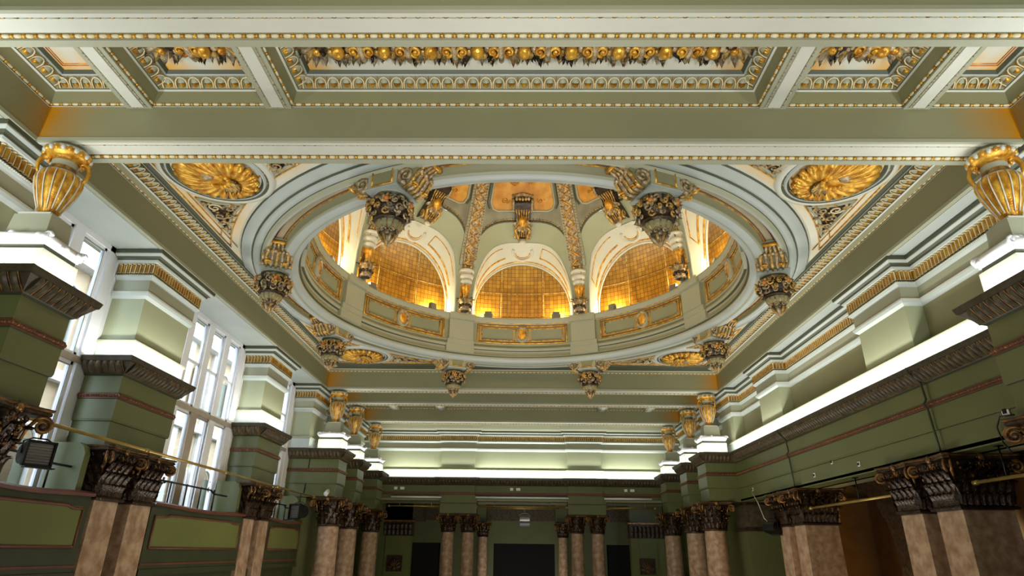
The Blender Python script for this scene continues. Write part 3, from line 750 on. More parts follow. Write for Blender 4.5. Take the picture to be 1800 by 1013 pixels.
for y, hy, lb in ((9.5, .29, 'pale marble square pillar, first from the camera on the right'), (10.44, .29, 'pale marble square pillar, second from the camera on the right'),
                  (14.68, .27, 'pale marble square pillar, third from the camera on the right'), (15.58, .27, 'pale marble square pillar, farthest of the four on the right')):
    pillar(6.52, y, .36, hy, lb, 'square pillars of the right arcade')
def column(x, y, r, lb, grp, zc=ZC, H=HC, fl=-4.5, key=None):
    root = empty('round_column', (x, y, fl)); tag(root, lb, 'column', grp); h = zc-fl
    mb = MB(); mb.lathe([(r*1.18, .3), (r*1.17, h*.3), (r*1.08, h*.75), (r, h)], 'marble', 24); mb.build('shaft', root)
    mb = MB(); mb.lathe([(0, 0), (r*1.6, 0), (r*1.6, .12), (r*1.45, .14), (r*1.5, .2), (r*1.3, .25), (r*1.2, .3)], 'marble', 24); mb.build('base', root)
    add_capital(root, key or 'round%.2f' % r, r, r, H, 'round', h)
for s in (-1, 1):
    sd = 'left' if s < 0 else 'right'
    column(s*5.62, 6.3, .28, 'column near the camera at the %s edge, only its dark capital in view' % sd, 'columns under the beam ends')
    column(s*5.47, 18.72, .29, 'pale marble round column under the first far %s urn' % sd, 'columns under the beam ends')
    column(s*5.5, 20.95, .28, 'marble round column under the second far %s urn' % sd, 'columns under the beam ends')
    column(s*5.47, 24.0, .28, 'marble round column under the last far %s urn' % sd, 'columns under the beam ends')
for x, lb in ((-2.83, 'outer left'), (-2.05, 'inner left'), (2.18, 'inner right'), (2.98, 'outer right')):
    column(x, 25.75, .23, 'marble column before the dark stage, %s of the four front ones' % lb, 'front columns of the far colonnade', .7, .66)
for x, lb in ((-1.85, 'left'), (2.06, 'right')):
    column(x, 32.4, .22, 'smaller farther marble column beside the middle dark opening, %s one' % lb, 'rear columns of the far colonnade', .68, .66)
for xc, h, lb in ((-2.45, .72, 'left'), (2.57, .74, 'right')):
    mb = MB(); mb.box(xc-h, xc+h, 25.46, 26.0, 1.37, 2.05, 'green'); mb.box(xc-h-.02, xc+h+.02, 25.44, 26.0, 1.74, 1.77, 'dkgreen')
    tag(mb.build('entablature_block'), 'green block resting on the %s pair of far columns' % lb, 'entablature')
for xc, h, lb in ((-6.2, .82, 'left'), (6.2, .82, 'right')):
    root = empty('wall_pilaster', (xc, 32.6, -4.5)); tag(root, 'broad light green pilaster with dark capital at the far %s' % lb, 'pilaster', 'broad pilasters of the rear room')
    mb = MB(); mb.box(-h, h, 0, .5, 0, 5.2, 'panelgreen'); mb.box(-h*.5, h*.5, -.05, 0, 0, 5.2, 'panelgreen'); mb.build('shaft', root)
    mb = MB(); mb.box(-h-.05, h+.05, -.08, .5, 5.2, 5.88, 'brown'); base = mb.M.copy()
    for i in range(8):
        for zz, hh in ((5.24, .3), (5.48, .32)):
            mb.M = Matrix.Translation((-h+2*h*(i+.5)/8, -.08, zz)) @ Matrix.Rotation(PI, 4, 'Z'); mb.leaf(hh, .2, 'brown', .35, .03)
    mb.M = base; mb.box(-h-.14, h+.14, -.2, .5, 5.84, 5.92, 'copper'); mb.build('capital', root)
    mb = MB(); mb.box(-h, h, 0, .5, 5.92, 6.95, 'green'); mb.build('upper_block', root)
    xr = .02*(-1 if xc < 0 else 1)
    r2 = empty('wall_relief', (xc+.1*(1 if xc < 0 else -1), 32.52, -.55)); tag(r2, 'small square brown carved relief on the far %s pilaster' % lb, 'relief')
    mb = MB(); mb.box(-.38, .38, -.0, .02, -.35, .36, 'brown'); mb.build('panel', r2)
    mb = MB()
    for i in range(7):
        a = PI*(i+.5)/7; mb.tube([(0, -.04, -.2), (.3*cos(a), -.05, -.2+.42*sin(a))], [.02, .07], 'crate', 5)
    mb.ball((0, -.05, -.2), .09, 'crate'); mb.build('scallop', r2)
slab('ceiling', [(-7.1, -4.9, 32.6, 34, 1.42, 2.5, 'dkolive')])
slab('wall_back', [(-1.6-.9, -1.6-.1, 32.25, 32.7, 1.35, 2.6, 'green'), (1.7, 2.5, 32.25, 32.7, 1.35, 2.6, 'green')], 'short lintels over the rear columns')

# ---------------- dome
DC = (0, 12.515)
DP = [(6.33, 4.46), (7.0, 4.42), (7.6, 4.30), (8.2, 4.08), (8.7, 3.82), (9.2, 3.55), (10.2, 3.05), (11.2, 2.3), (11.8, 1.3), (12.05, 0)]
def RD(z):
    if z <= DP[0][0]: return DP[0][1]
    for (a, ra), (b, rb) in zip(DP, DP[1:]):
        if z <= b: t = (z-a)/(b-a); return ra+(rb-ra)*t
    return 0
def dpol(r, adeg, z): a = R_(adeg); return (DC[0]+r*cos(a), DC[1]+r*sin(a), z)
def clampbay(p): return (max(-5.57, min(5.57, p[0])), max(12.515-5.55, min(12.515+5.55, p[1])), p[2])
def ring(prof, name, label, clamp=False, n=128, parent=None):
    mb = MB(); P = []
    for i in range(n):
        a = 360*i/n; row = [dpol(r, a, z) for r, z, k in prof]
        P.append([clampbay(p) for p in row] if clamp else row)
    mb.grid(P, [k for _, _, k in prof[:-1]], True, True); o = mb.build(name, parent)
    if not parent: struct(o, label)
    return o
ring([(5.80, 5.255, 'pale'), (5.76, 5.23, 'slate'), (5.74, 5.20, 'blue'), (5.60, 5.17, 'blue'), (5.56, 5.16, 'slate'), (5.545, 5.18, 'slate'), (5.53, 5.14, 'blue'), (5.48, 5.11, 'blue'), (5.42, 5.10, 'blue'), (5.40, 5.12, 'slate'), (5.38, 5.12, 'sage'), (5.36, 5.08, 'sage'), (5.32, 5.06, 'blue'), (5.28, 5.07, 'sage'), (5.27, 5.10, 'olive'),
      (5.27, 5.2, 'tan2'), (5.02, 5.2, 'olive'), (5.02, 5.06, 'sage'), (4.98, 5.03, 'blue'), (4.90, 5.0, 'blue'), (4.84, 5.02, 'sage'), (4.80, 5.04, 'blue'), (4.74, 5.05, 'blue'), (4.70, 5.08, 'blue'), (4.69, 5.14, 'sage'), (4.70, 5.18, 'slate'), (4.66, 5.2, 'olive'),
      (4.66, 5.26, 'sage'), (4.69, 5.3, 'sage'), (4.69, 5.36, 'slate'), (4.64, 5.38, 'sage'), (4.62, 5.46, 'slate'), (4.66, 5.48, 'olive'), (4.66, 5.56, None)], 'trim_14', 'round moulded ring hanging below the dome', True)
for r, z, k, t in ((5.25, 5.19, 'gold', .014), (5.06, 5.19, 'gold', .014), (5.22, 5.196, 'red', .012), (5.09, 5.196, 'red', .008)):
    mb = MB(); P = [dpol(r, 360*i/128, z) for i in range(129)]; mb.tube([clampbay(p) for p in P], t, k, 5, False); o = mb.build('gilded_line', None); o['kind'] = 'structure'; o.name = 'trim_15'
ring([(4.66, 5.54, 'sage'), (4.64, 5.56, 'olive'), (4.64, 6.16, 'sage'), (4.56, 6.19, 'sage'), (4.54, 6.3, 'sage'), (4.52, 6.33, 'olive'), (5.2, 6.34, 'olive'), (5.9, 6.34, None)], 'trim_14', 'drum wall and ledge at the foot of the dome')
mb = MB(); mb.tube([dpol(4.575, 360*i/128, 6.185) for i in range(129)], .014, 'gold', 5, False); o = struct(mb.build('trim_15'))
# spandrel gilded arcs on the flat ceiling
for q, (sx, sy) in enumerate(((-1, -1), (1, -1), (-1, 1), (1, 1))):
    mb = MB()
    def P3(rx, ry, z=5.235): return (sx*rx, DC[1]+sy*ry, z)
    for r, t, k in ((5.93, .012, 'gold'), (6.1, .01, 'gold')):
        pts = [P3(r*cos(a), r*sin(a)) for a in (R_(22+46*i/24) for i in range(25))]
        pts = [p for p in pts if abs(p[0]) < 5.5 and abs(p[1]-DC[1]) < 5.5]
        if len(pts) > 2: mb.tube(pts, t, k, 5)
    for t, off in ((.012, 5.5), (.008, 5.38)):
        mb.tube([P3(off, 2.2), P3(off, 5.5)], t, 'gold', 5); mb.tube([P3(2.2, off), P3(5.5, off)], t, 'gold', 5)
    struct(mb.build('trim_15'), 'gilded lines framing a corner of the dome bay')
wherec = {(-1, -1): 'near left', (1, -1): 'near right', (-1, 1): 'far left', (1, 1): 'far right'}
# painted ceiling border in corner: white band between lines
def shell(sx, sy):
    cx, cy = sx*4.66, DC[1]+sy*4.66
    root = empty('shell_rosette', (cx, cy, 5.25), math.atan2(-sy, -sx)); root['label'] = ''; tag(root, 'golden shell rosette in its oval frame, %s corner of the dome bay' % wherec[(sx, sy)], 'rosette', 'golden shell rosettes around the dome')
    mb = MB()    # local +x points to the dome centre
    mb.lathe([(.86, 0), (.84, -.035), (.80, -.05), (.76, -.045), (.74, -.02), (.72, -.02), (.71, -.05), (.68, -.055), (.66, -.02), (.64, .0), (.3, .015), (0, .015)][::1], ['pale', 'pale', 'pale', 'slate', 'slate', 'blue', 'blue', 'slate', 'slate', 'slate', 'slate'], 48)
    mb.build('frame', root)
    mb = MB(); hx = .22   # hinge
    n = 21
    for i in range(n):
        a = 2*PI*(i+.5)/n; ex, ey = .6*cos(a), .6*sin(a); dx, dy = ex-hx, ey; L = math.hypot(dx, dy)
        if L < .2: continue
        wd = .052+.03*min(1, L/.8); P = []
        for j in range(9):
            t = .12+.88*j/8; r_ = wd*(.25+.85*t)*(1 if j < 8 else .35)
            row = []
            cxp, cyp = hx+dx*t, dy*t; zz = -.03-.10*sin(PI*min(1, t)*.85)
            for q in range(7):
                b = PI*q/6; row.append((cxp-dy/L*r_*cos(b), cyp+dx/L*r_*cos(b), zz+.03-r_*1.0*sin(b)))
            P.append(row)
        mb.grid(P, 'gold', True)
        mb.ball((hx+dx*.93, dy*.93, -.06), (.06, .06, .055), 'gold', 8, 5)
        a2 = a+PI/n; e2x, e2y = .58*cos(a2)-hx, .58*sin(a2)
        mb.tube([(hx+e2x*.15, e2y*.15, -.04), (hx+e2x*.6, e2y*.6, -.1), (hx+e2x*.95, e2y*.95, -.05)], [.006, .012, .012], 'pale', 4)
    mb.build('shell', root)
    mb = MB(); mb.ball((-.12, 0, -.1), (.1, .1, .08), 'bronze', 10, 6)
    for i in range(9):
        a = PI*.5+PI*(i/8); mb.ball((.03+.17*cos(a)*-1, .17*sin(a), -.12), (.05, .035, .04), 'gold', 6, 4)
    for i in range(7):
        a = -PI/2.4+PI/1.2*i/6; mb.M = Matrix.Translation((hx-.02, 0, -.1)) @ Matrix.Rotation(a, 4, 'Z') @ Matrix.Rotation(PI/2, 4, 'Y') @ Matrix.Rotation(-PI/2, 4, 'Z'); mb.leaf(.22, .1, 'oldgold', .3, .02)
    mb.M = Matrix.Identity(4); mb.build('centre_leaf', root)
    return root
def scroll_panel(sx, sy, sw):
    """triangular openwork scroll panel between shell, dome ring and side moulding"""
    T = [(5.30, 3.95), (4.62, 3.78), (5.30, 2.72)]; N_ = 8; pts = []
    for i in range(N_+1):   # top edge bows away from shell
        t = i/N_; x = T[0][0]+(T[1][0]-T[0][0])*t; y = T[0][1]+(T[1][1]-T[0][1])*t; pts.append((x, y-.09*sin(PI*t)))
    for i in range(1, N_+1):
        t = i/N_; x = T[1][0]+(T[2][0]-T[1][0])*t; y = T[1][1]+(T[2][1]-T[1][1])*t; pts.append((x+.07*sin(PI*t), y+.04*sin(PI*t)))
    def tr(x, y): return (sx*y, sy*x) if sw else (sx*x, sy*y)
    c = tr(5.08, 3.5); root = empty('scroll_panel', (c[0], DC[1]+c[1], 5.25))
    tag(root, 'dark triangular scrollwork panel, %s corner, %s side of the shell' % (wherec[(sx, sy)], 'inner' if sw else 'outer'), 'scroll panel', 'triangular scrollwork panels')
    def W(x, y, z): q = tr(x, y); return (q[0]-c[0], q[1]-c[1], z)
    mb = MB(); n = len(pts); mb.add([W(x, y, -.006) for x, y in pts], [tuple(range(n))], 'brown'); mb.build('backing', root)
    mb = MB(); loop = pts+[pts[0]]
    for d, k, r_ in ((0, 'sage', .028), (.05, 'gold', .01)):
        cxm = sum(p[0] for p in pts)/n; cym = sum(p[1] for p in pts)/n
        mb.tube([W(x+(x-cxm)*d*1.6, y+(y-cym)*d*1.2, -.012) for x, y in loop], r_, k, 5)
    mb.build('border', root)
    mb = MB(); k = 'bronze'
    for (x, y, r_, sg, a0) in ((5.12, 3.7, .12, 1, 0), (4.9, 3.66, .1, -1, PI), (5.15, 3.42, .1, -1, .5), (4.98, 3.42, .08, 1, 2.5), (5.2, 3.18, .075, 1, 1), (5.1, 3.15, .05, -1, 2), (5.24, 2.98, .045, -1, 1), (5.24, 3.8, .05, 1, 0), (4.78, 3.72, .05, 1, 0)):
        q = W(x, y, -.04)
        mb.spiral(q, r_, 1.4, .02, 'cream_bead' if r_ > .11 else k, 'z', sg*(1 if sw else -1)*sx*sy, a0, .01, 5, 9)
        for i in range(3):
            an = a0+2.1*i; mb.ball((q[0]+r_*1.1*cos(an), q[1]+r_*1.1*sin(an), -.03), (.035, .02, .025), 'oldgold', 6, 4)
    mb.build('scrollwork', root)
for q in wherec:
    shell(*q)
    for sw in (False, True): scroll_panel(*q, sw)
# drum panels and pier faces
def drum_piece():
    for i in range(8):
        ac = 45*i; nm = {90: 'straight ahead', 45: 'right of the middle one', 135: 'left of the middle one', 0: 'at the right side', 180: 'at the left side'}.get(ac, 'on the near side')
        if ac in (225, 270, 315): continue
        root = empty('drum_panel', dpol(4.64, ac, 5.87)); tag(root, 'long gold-framed panel with oval medallion on the drum, '+nm, 'panel', 'framed panels around the drum')
        o0 = Vector(root.location); hw = 16.2
        def Q(r, da, z): return tuple(Vector(dpol(r, ac+da, z))-o0)
        mb = MB()
        for (a0, a1, z0, z1, t, k) in ((-hw, hw, 5.60, 6.12, .022, 'gold'), (-hw+1.6, -2.2, 5.68, 6.04, .018, 'oldgold'), (2.2, hw-1.6, 5.68, 6.04, .018, 'oldgold'), (-hw+.6, hw-.6, 5.63, 6.09, .008, 'red')):
            N_ = 14
            lo = [Q(4.63, a0+(a1-a0)*j/N_, z0) for j in range(N_+1)]; hi = [Q(4.63, a0+(a1-a0)*j/N_, z1) for j in range(N_+1)]
            mb.tube(lo, t, k, 4); mb.tube(hi, t, k, 4); mb.tube([lo[0], hi[0]], t, k, 4); mb.tube([lo[-1], hi[-1]], t, k, 4)
        mb.build('frame', root)
        mb = MB()
        for z0, z1 in ((5.61, 5.68), (6.04, 6.11)): mb.grid([[Q(4.634, -hw+2*hw*j/16, z) for z in (z0, z1)] for j in range(17)], 'ochre', True)
        for a0, a1 in ((-hw, -hw+1.6), (hw-1.6, hw), (-3.4, 3.4)): mb.grid([[Q(4.634, a0+(a1-a0)*j/4, z) for z in (5.61, 6.11)] for j in range(5)], 'ochre', True)
        mb.build('gilt_ground', root)
        mb = MB(); rr = R_(ac); out = Matrix(((-sin(rr), 0, -cos(rr), 0), (cos(rr), 0, -sin(rr), 0), (0, 1, 0, 0), (0, 0, 0, 1)))  # local x tangential, y up, z towards centre
        mb.M = out
        mb.lathe([(.0, .07), (.09, .065), (.12, .05)], 'gold', 20, sy=1.45); mb.lathe([(.12, .05), (.13, .085), (.16, .09), (.185, .06), (.19, .0)], ['bronze', 'bronze', 'sage', 'sage'], 20, sy=1.35)
        mb.M = Matrix.Identity(4); mb.build('medallion', root)
drum_piece()
mb = MB()
def wedge(mb, ac, hw, r0, r1, z0, z1, k):
    v = [dpol(r, a, z) for r in (r0, r1) for a in (ac-hw, ac+hw) for z in (z0, z1)]
    mb.add(v, [(0, 1, 3, 2), (4, 6, 7, 5), (0, 4, 5, 1), (2, 3, 7, 6), (0, 2, 6, 4), (1, 5, 7, 3)], k)
for i in range(8):
    ac = 22.5+45*i
    mb = MB(); wedge(mb, ac, 4.5, 4.55, 4.68, 5.58, 6.16, 'sage'); wedge(mb, ac, 4.8, 4.47, 4.68, 6.16, 6.35, 'sage'); wedge(mb, ac, 4.9, 4.58, 4.7, 5.44, 5.58, 'sage'); wedge(mb, ac, 5.1, 4.6, 4.7, 5.22, 5.44, 'sage')
    struct(mb.build('trim_16'), 'drum pier block')

# pendants
def make_pendant():
    """local +x points away from the dome centre; z=0 at the recess roof (5.2)"""
    root = empty('ceiling_pendant'); tag(root, 'x', 'pendant', 'carved pendants around the dome ring')
    mb = MB(); mb.box(-.29, .25, -.25, .25, -.38, .05, 'sage'); mb.box(-.31, .27, -.27, .27, -.40, -.37, 'blue')
    for sx in (-.293, .253):
        for a in ((-.17, -.33, -.06), (.17, -.33, -.06)): mb.tube([(sx, a[0], a[1]), (sx, a[0], a[2])], .016, 'gold', 4)
        for z in (-.33, -.06): mb.tube([(sx, -.17, z), (sx, .17, z)], .016, 'gold', 4)
        mb.box(*sorted((sx, sx*.985)), -.15, .15, -.31, -.08, 'olive')
    mb.build('block', root)
    mb = MB(); mb.lathe([(.25, -.4), (.25, -.43), (.2, -.45), (.19, -.5), (.22, -.52)], ['sage', 'slate', 'sage', 'sage'], 22, c=(-.02, 0)); mb.build('neck', root)
    mb = MB()
    mb.lathe([(.2, -.5), (.28, -.53), (.32, -.60), (.31, -.68), (.25, -.76), (.2, -.8)], 'brown', 22, c=(-.02, 0))
    rnd = random.Random(3)
    for j, (zz, rr, n_) in enumerate(((-.54, .275, 11), (-.61, .32, 12), (-.69, .305, 12), (-.75, .25, 10))):
        for i in range(n_):
            aa = 2*PI*(i+.5*(j % 2))/n_; mb.M = Matrix.Translation((-.02, 0, zz)) @ Matrix.Rotation(aa, 4, 'Z') @ Matrix.Translation((rr, 0, 0)) @ Matrix.Rotation(rnd.uniform(0, 6.2), 4, 'X')
            k = rnd.choice(['bronze', 'oldgold', 'bronze', 'oldgold'])
            mb.spiral((0, 0, 0), .062, 1.1, .02, k, 'x', 1 if i % 2 else -1, 0, -.025, 5, 8)
            mb.M = mb.M @ Matrix.Rotation(-PI/2, 4, 'Z'); mb.leaf(.08, .07, k, .5, .015); mb.M = Matrix.Identity(4)
    for i in range(5):
        a = 2*PI*i/5+.4; mb.ball((-.02+.33*cos(a), .33*sin(a), -.6), (.04, .04, .04), 'clay', 8, 5)
        for q in range(5): b_ = 2*PI*q/5; mb.ball((-.02+.33*cos(a)-.055*sin(a)*cos(b_), .33*sin(a)+.055*cos(a)*cos(b_), -.6+.055*sin(b_)), (.028, .028, .028), 'oldgold', 6, 4)
    mb.build('foliate_ball', root)
    mb = MB(); mb.lathe([(.2, -.79), (.235, -.8), (.23, -.83), (.2, -.85), (.205, -.88), (.17, -.94), (.1, -.97)], ['oldgold', 'oldgold', 'brown', 'olive', 'olive', 'olive'], 20, c=(-.02, 0))
    for i in range(14):
        a = 2*PI*i/14; mb.tube([(-.02+.205*cos(a), .205*sin(a), -.86), (-.02+.18*cos(a), .18*sin(a), -.93), (-.02+.1*cos(a), .1*sin(a), -.975)], .013, 'oldgold', 4)
    mb.build('bulb', root)
    mb = MB(); mb.lathe([(.08, -.96), (.13, -.98), (.13, -1.0), (.09, -1.03), (.1, -1.06), (.05, -1.14), (.0, -1.21)], 'bronze', 12, c=(-.02, 0))
    for i in range(7):
        a = 2*PI*i/7
        mb.M = Matrix.Translation((-.02, 0, -.99)) @ Matrix.Rotation(a, 4, 'Z') @ Matrix.Translation((.13, 0, 0)); mb.spiral((0, 0, 0), .045, 1.2, .018, 'bronze', 'x', 1, 0, -.02, 5, 8); mb.M = Matrix.Identity(4)
        mb.tube([(-.02+.12*cos(a), .12*sin(a), -1.03), (-.02+.08*cos(a), .08*sin(a), -1.1), (-.02, 0, -1.2)], [.025, .022, .004], 'bronze' if i % 2 else 'oldgold', 5)
    mb.build('finial', root)
    for sy in (-1, 1):
        mb = MB()   # sloping scroll bracket on each flank
        prof = [(.24, -.36), (.36, -.37), (.46, -.30), (.52, -.18), (.62, -.08), (.74, -.03), (.78, .04), (.24, .04)]
        n_ = len(prof); v = [(-.24, sy*y, z) for y, z in prof]+[(.2, sy*y, z) for y, z in prof]
        mb.add(v, [tuple(range(n_)), tuple(range(2*n_-1, n_-1, -1))]+[(i, (i+1) % n_, (i+1) % n_+n_, i+n_) for i in range(n_)], 'olive')
        mb.build('scroll_bracket', root)
        mb = MB()
        for x0 in (-.26, .22):
            mb.spiral((x0, sy*.38, -.24), .13, 1.6, .035, 'bronze', 'x', -sy, -PI/2, .0, 6, 10)
            mb.spiral((x0, sy*.68, -.03), .07, 1.3, .022, 'oldgold', 'x', sy, PI/2, .0, 6, 9)
        for i in range(5):
            x = -.19+.085*i; mb.tube([(x, sy*.3, -.40), (x*1.05, sy*.42, -.37), (x*1.1, sy*.5, -.25), (x*.9, sy*.6, -.13), (x*.7, sy*.74, -.07)], [.02, .032, .034, .03, .02], 'oldgold' if i % 2 == 0 else 'bronze', 6)
        for x in (-.16, .12): mb.spiral((x, sy*.47, -.36), .06, 1.3, .02, 'gold', 'z', 1 if x > 0 else -1, 0, .02, 5, 9)
        for i in range(6):
            mb.ball((-.18+.065*i, sy*(.56+.03*(i % 2)), -.19), (.035, .04, .035), 'bronze' if i % 2 else 'oldgold', 6, 4)
        mb.tube([(-.2, sy*.72, -.06), (-.02, sy*.76, -.09), (.16, sy*.72, -.06)], .035, 'gold', 6)
        mb.build('leaf_carving', root)
    return root
PN = {22.5: 'at the right, farther back', 67.5: 'right one of the two farthest', 112.5: 'left one of the two farthest', 157.5: 'at the left, farther back', 202.5: 'leftmost, in front of the left beam', 337.5: 'rightmost, in front of the right beam',
      247.5: 'left one of the two nearest', 292.5: 'right one of the two nearest'}
p0 = None
for a, lb in PN.items():
    p = dpol(5.1, a, 5.2)
    if p0 is None: p0 = make_pendant(); p0.location = p; p0.rotation_euler = (0, 0, R_(a)); q = p0
    else: q = dup(p0, p, R_(a))
    q['label'] = 'carved bronze pendant hanging from the dome ring, '+lb
# recess panels between pendants are part of the ring; dome shell
def ext_z(u):     # upper edge of the window vault on the dome, u in degrees from the arch centre
    u = min(1, abs(u)/20.6); return 8.2+.86*(max(0, 1-u**3.2))**.5 if u < 1 else 8.2
def dome_shell():
    n = 40; HW = 22.5
    for i in range(8):
        ac = 45*i; vis = ac in (0, 45, 90, 135, 180)
        mb = MB(); P = []
        for j in range(n+1):
            u = -HW+2*HW*j/n
            z0 = ext_z(u) if abs(u) < 20.6 else 6.3
            zs = [z0+(12.04-z0)*(t/12)**1.0 for t in range(13)]; P.append([dpol(RD(z), ac+u, z) for z in zs])
        mb.grid(P, 'dome', True)
        # jamb strips beside the ribs
        # outer edge E, mid edge M_, glass edge G as functions of s
        E_, M1, G = [], [], []; K = 44
        for j in range(K+1):
            t = j/K
            if t < .25: f = t/.25; u = -20.6; ze = 6.33+(8.2-6.33)*f
            elif t > .75: f = (1-t)/.25; u = 20.6; ze = 6.33+(8.2-6.33)*f
            else: u = -20.6+41.2*(t-.25)/.5; ze = ext_z(u); 
            if .25 <= t <= .75: u = 20.6*sin((t-.5)/.25*PI/2); ze = ext_z(u)
            E_.append((u, ze))
            # mid: superellipse half width 18.9, spring 6.33, top 8.66
            th = PI*t; cu, su = -cos(th), sin(th)
            M1.append((19.3*math.copysign(abs(cu)**.62, cu), 6.33+2.32*su**.8 if su > 0 else 6.33))
            zg = 6.33 if t in (0, 1) else 6.6+1.52*sin(PI*max(0, min(1, (t-.06)/.88)))
            if t < .06: G.append((-1.46, 6.33+.27*t/.06))
            elif t > .94: G.append((1.46, 6.33+.27*(1-t)/.06))
            else: b = PI*(t-.06)/.88; G.append((-1.46*cos(b), 6.6+1.54*sin(b)))
        rings = [[dpol(RD(z), ac+u, z) for u, z in E_]]
        rm = [dpol(max(RD(z), 4.12)+.02 if z > 8 else RD(z)+.03, ac+u, z) for u, z in M1]
        # plane of the glass at radius 4.62
        a = R_(ac); rr = 4.64
        gl = [(DC[0]+rr*cos(a)-sin(a)*-x*-1, DC[1]+rr*sin(a)+cos(a)*x, z) for x, z in G]
        gl = [(DC[0]+rr*cos(a)-sin(a)*x, DC[1]+rr*sin(a)+cos(a)*x, z) for x, z in G]
        L = lambda A, B, t: [tuple(Vector(p).lerp(Vector(q), t)) for p, q in zip(A, B)]
        e = rings[0]; mid2 = L(e, rm, .5); mid2 = [tuple(Vector(p)+(Vector((p[0]-DC[0], p[1]-DC[1], 0)).normalized()*.05)) for p in mid2]
        in1, in2 = L(rm, gl, .12), L(rm, gl, .8)
        loft = [e, mid2, rm, in1, in2, gl]; rows = [[loft[q][j] for q in range(6)] for j in range(K+1)]
        mb.grid(rows, ['mint', 'mint', 'pale', 'cream2' if False else 'pale', 'pale'], True)
        o = mb.build('ceiling'); struct(o, 'dome vault segment with a round-arched window')
        if vis:
            mb = MB()
            mb.tube(L(rm, gl, .02), .028, 'pale', 5); mb.tube(L(rm, gl, .86)[4:-4], .022, 'gold', 5); mb.tube(L(rm, gl, .97), .035, 'pale', 5)
            a1, b1 = L(rm, gl, .2), L(rm, gl, .62)
            for sl in (slice(6, 19), slice(K-18, K-5)): mb.tube(a1[sl], .014, 'gold', 5); mb.tube(b1[sl], .024, 'gold', 5); mb.tube([a1[sl][-1], b1[sl][-1]], .016, 'gold', 4)
            c = L(rm, gl, .45)[K//2]; rx = Vector((-sin(a), cos(a), 0))
            d_ = (Vector(gl[K//2])-Vector(rm[K//2])).normalized()
            pts = [tuple(Vector(c)+rx*(.3*cos(t_))+d_*(.25*sin(t_))) for t_ in (PI*q/14 for q in range(-2, 17))]
            mb.tube(pts, .05, 'pale', 6); mb.tube([tuple(Vector(c)+rx*(.22*cos(t_))+d_*(.17*sin(t_))) for t_ in (PI*q/14 for q in range(0, 15))], .02, 'gold', 5)
            mb.build('arch_moulding', o)
            mb = MB(); ee = [dpol(RD(z)-.02, ac+u, z+.03) for u, z in E_[10:35]]
            mb.tube(ee, .03, 'slate', 5); bd = []
            for q in range(len(ee)-1):
                p_, r_ = Vector(ee[q]), Vector(ee[q+1]); L_ = (r_-p_).length; m_ = max(1, int(L_/.07))
                for w_ in range(m_):
                    c_ = p_.lerp(r_, (w_+.5)/m_); mb.ball((c_.x-.03*cos(a), c_.y-.03*sin(a), c_.z+.05), (.03, .03, .03), 'oldgold', 5, 4)
            mb.build('bead_moulding', o)
dome_shell()
# amber wired glass screen behind the arches + mullions
def screen():
    n = 128; r0_, r1_ = 5.15, 4.95; P = []; me = bpy.data.meshes.new('pane'); vs, fs, uv = [], [], []
    zs = [6.34, 7.0, 7.8, 8.6, 9.3]
    for i in range(n+1):
        for z in zs: vs.append(dpol(5.2-(z-6.34)*.06, -22.5+360*i/n, z))
    nz_ = len(zs)
    for i in range(n):
        for j in range(nz_-1): fs.append((i*nz_+j, (i+1)*nz_+j, (i+1)*nz_+j+1, i*nz_+j+1)); uv.append([(i, j), (i+1, j), (i+1, j+1), (i, j+1)])
    me.from_pydata(vs, [], fs); ul = me.uv_layers.new(name='UVMap'); k = 0
    for f in uv:
        for (i, j) in f: ul.data[k].uv = (5.2*2*PI*i/n, zs[j]); k += 1
    me.materials.append(M['wire']); o = bpy.data.objects.new('window_7', me); COL.objects.link(o); struct(o, 'amber wired glass screen standing behind the dome arches')
    mb = MB()
    for i in range(8):
        for d in (-7.3, 7.3): mb.tube([dpol(5.12, 45*i+d, 6.34), dpol(4.96, 45*i+d, 9.2)], .016, 'oldgold', 5)
        for z in (6.62, 7.35): mb.tube([dpol(5.16-(z-6.34)*.06, 45*i+d, z) for d in range(-20, 21, 4)], .012, 'oldgold', 4)
    mb.build('glazing_bar', o)
screen()
slab('ceiling', [(-.1, .1, 12.4, 12.6, 12.1, 12.2, 'sage')]); ring([(5.25, 9.3, 'olive'), (4.2, 9.4, None)], 'ceiling', 'closing ring over the glass screen')

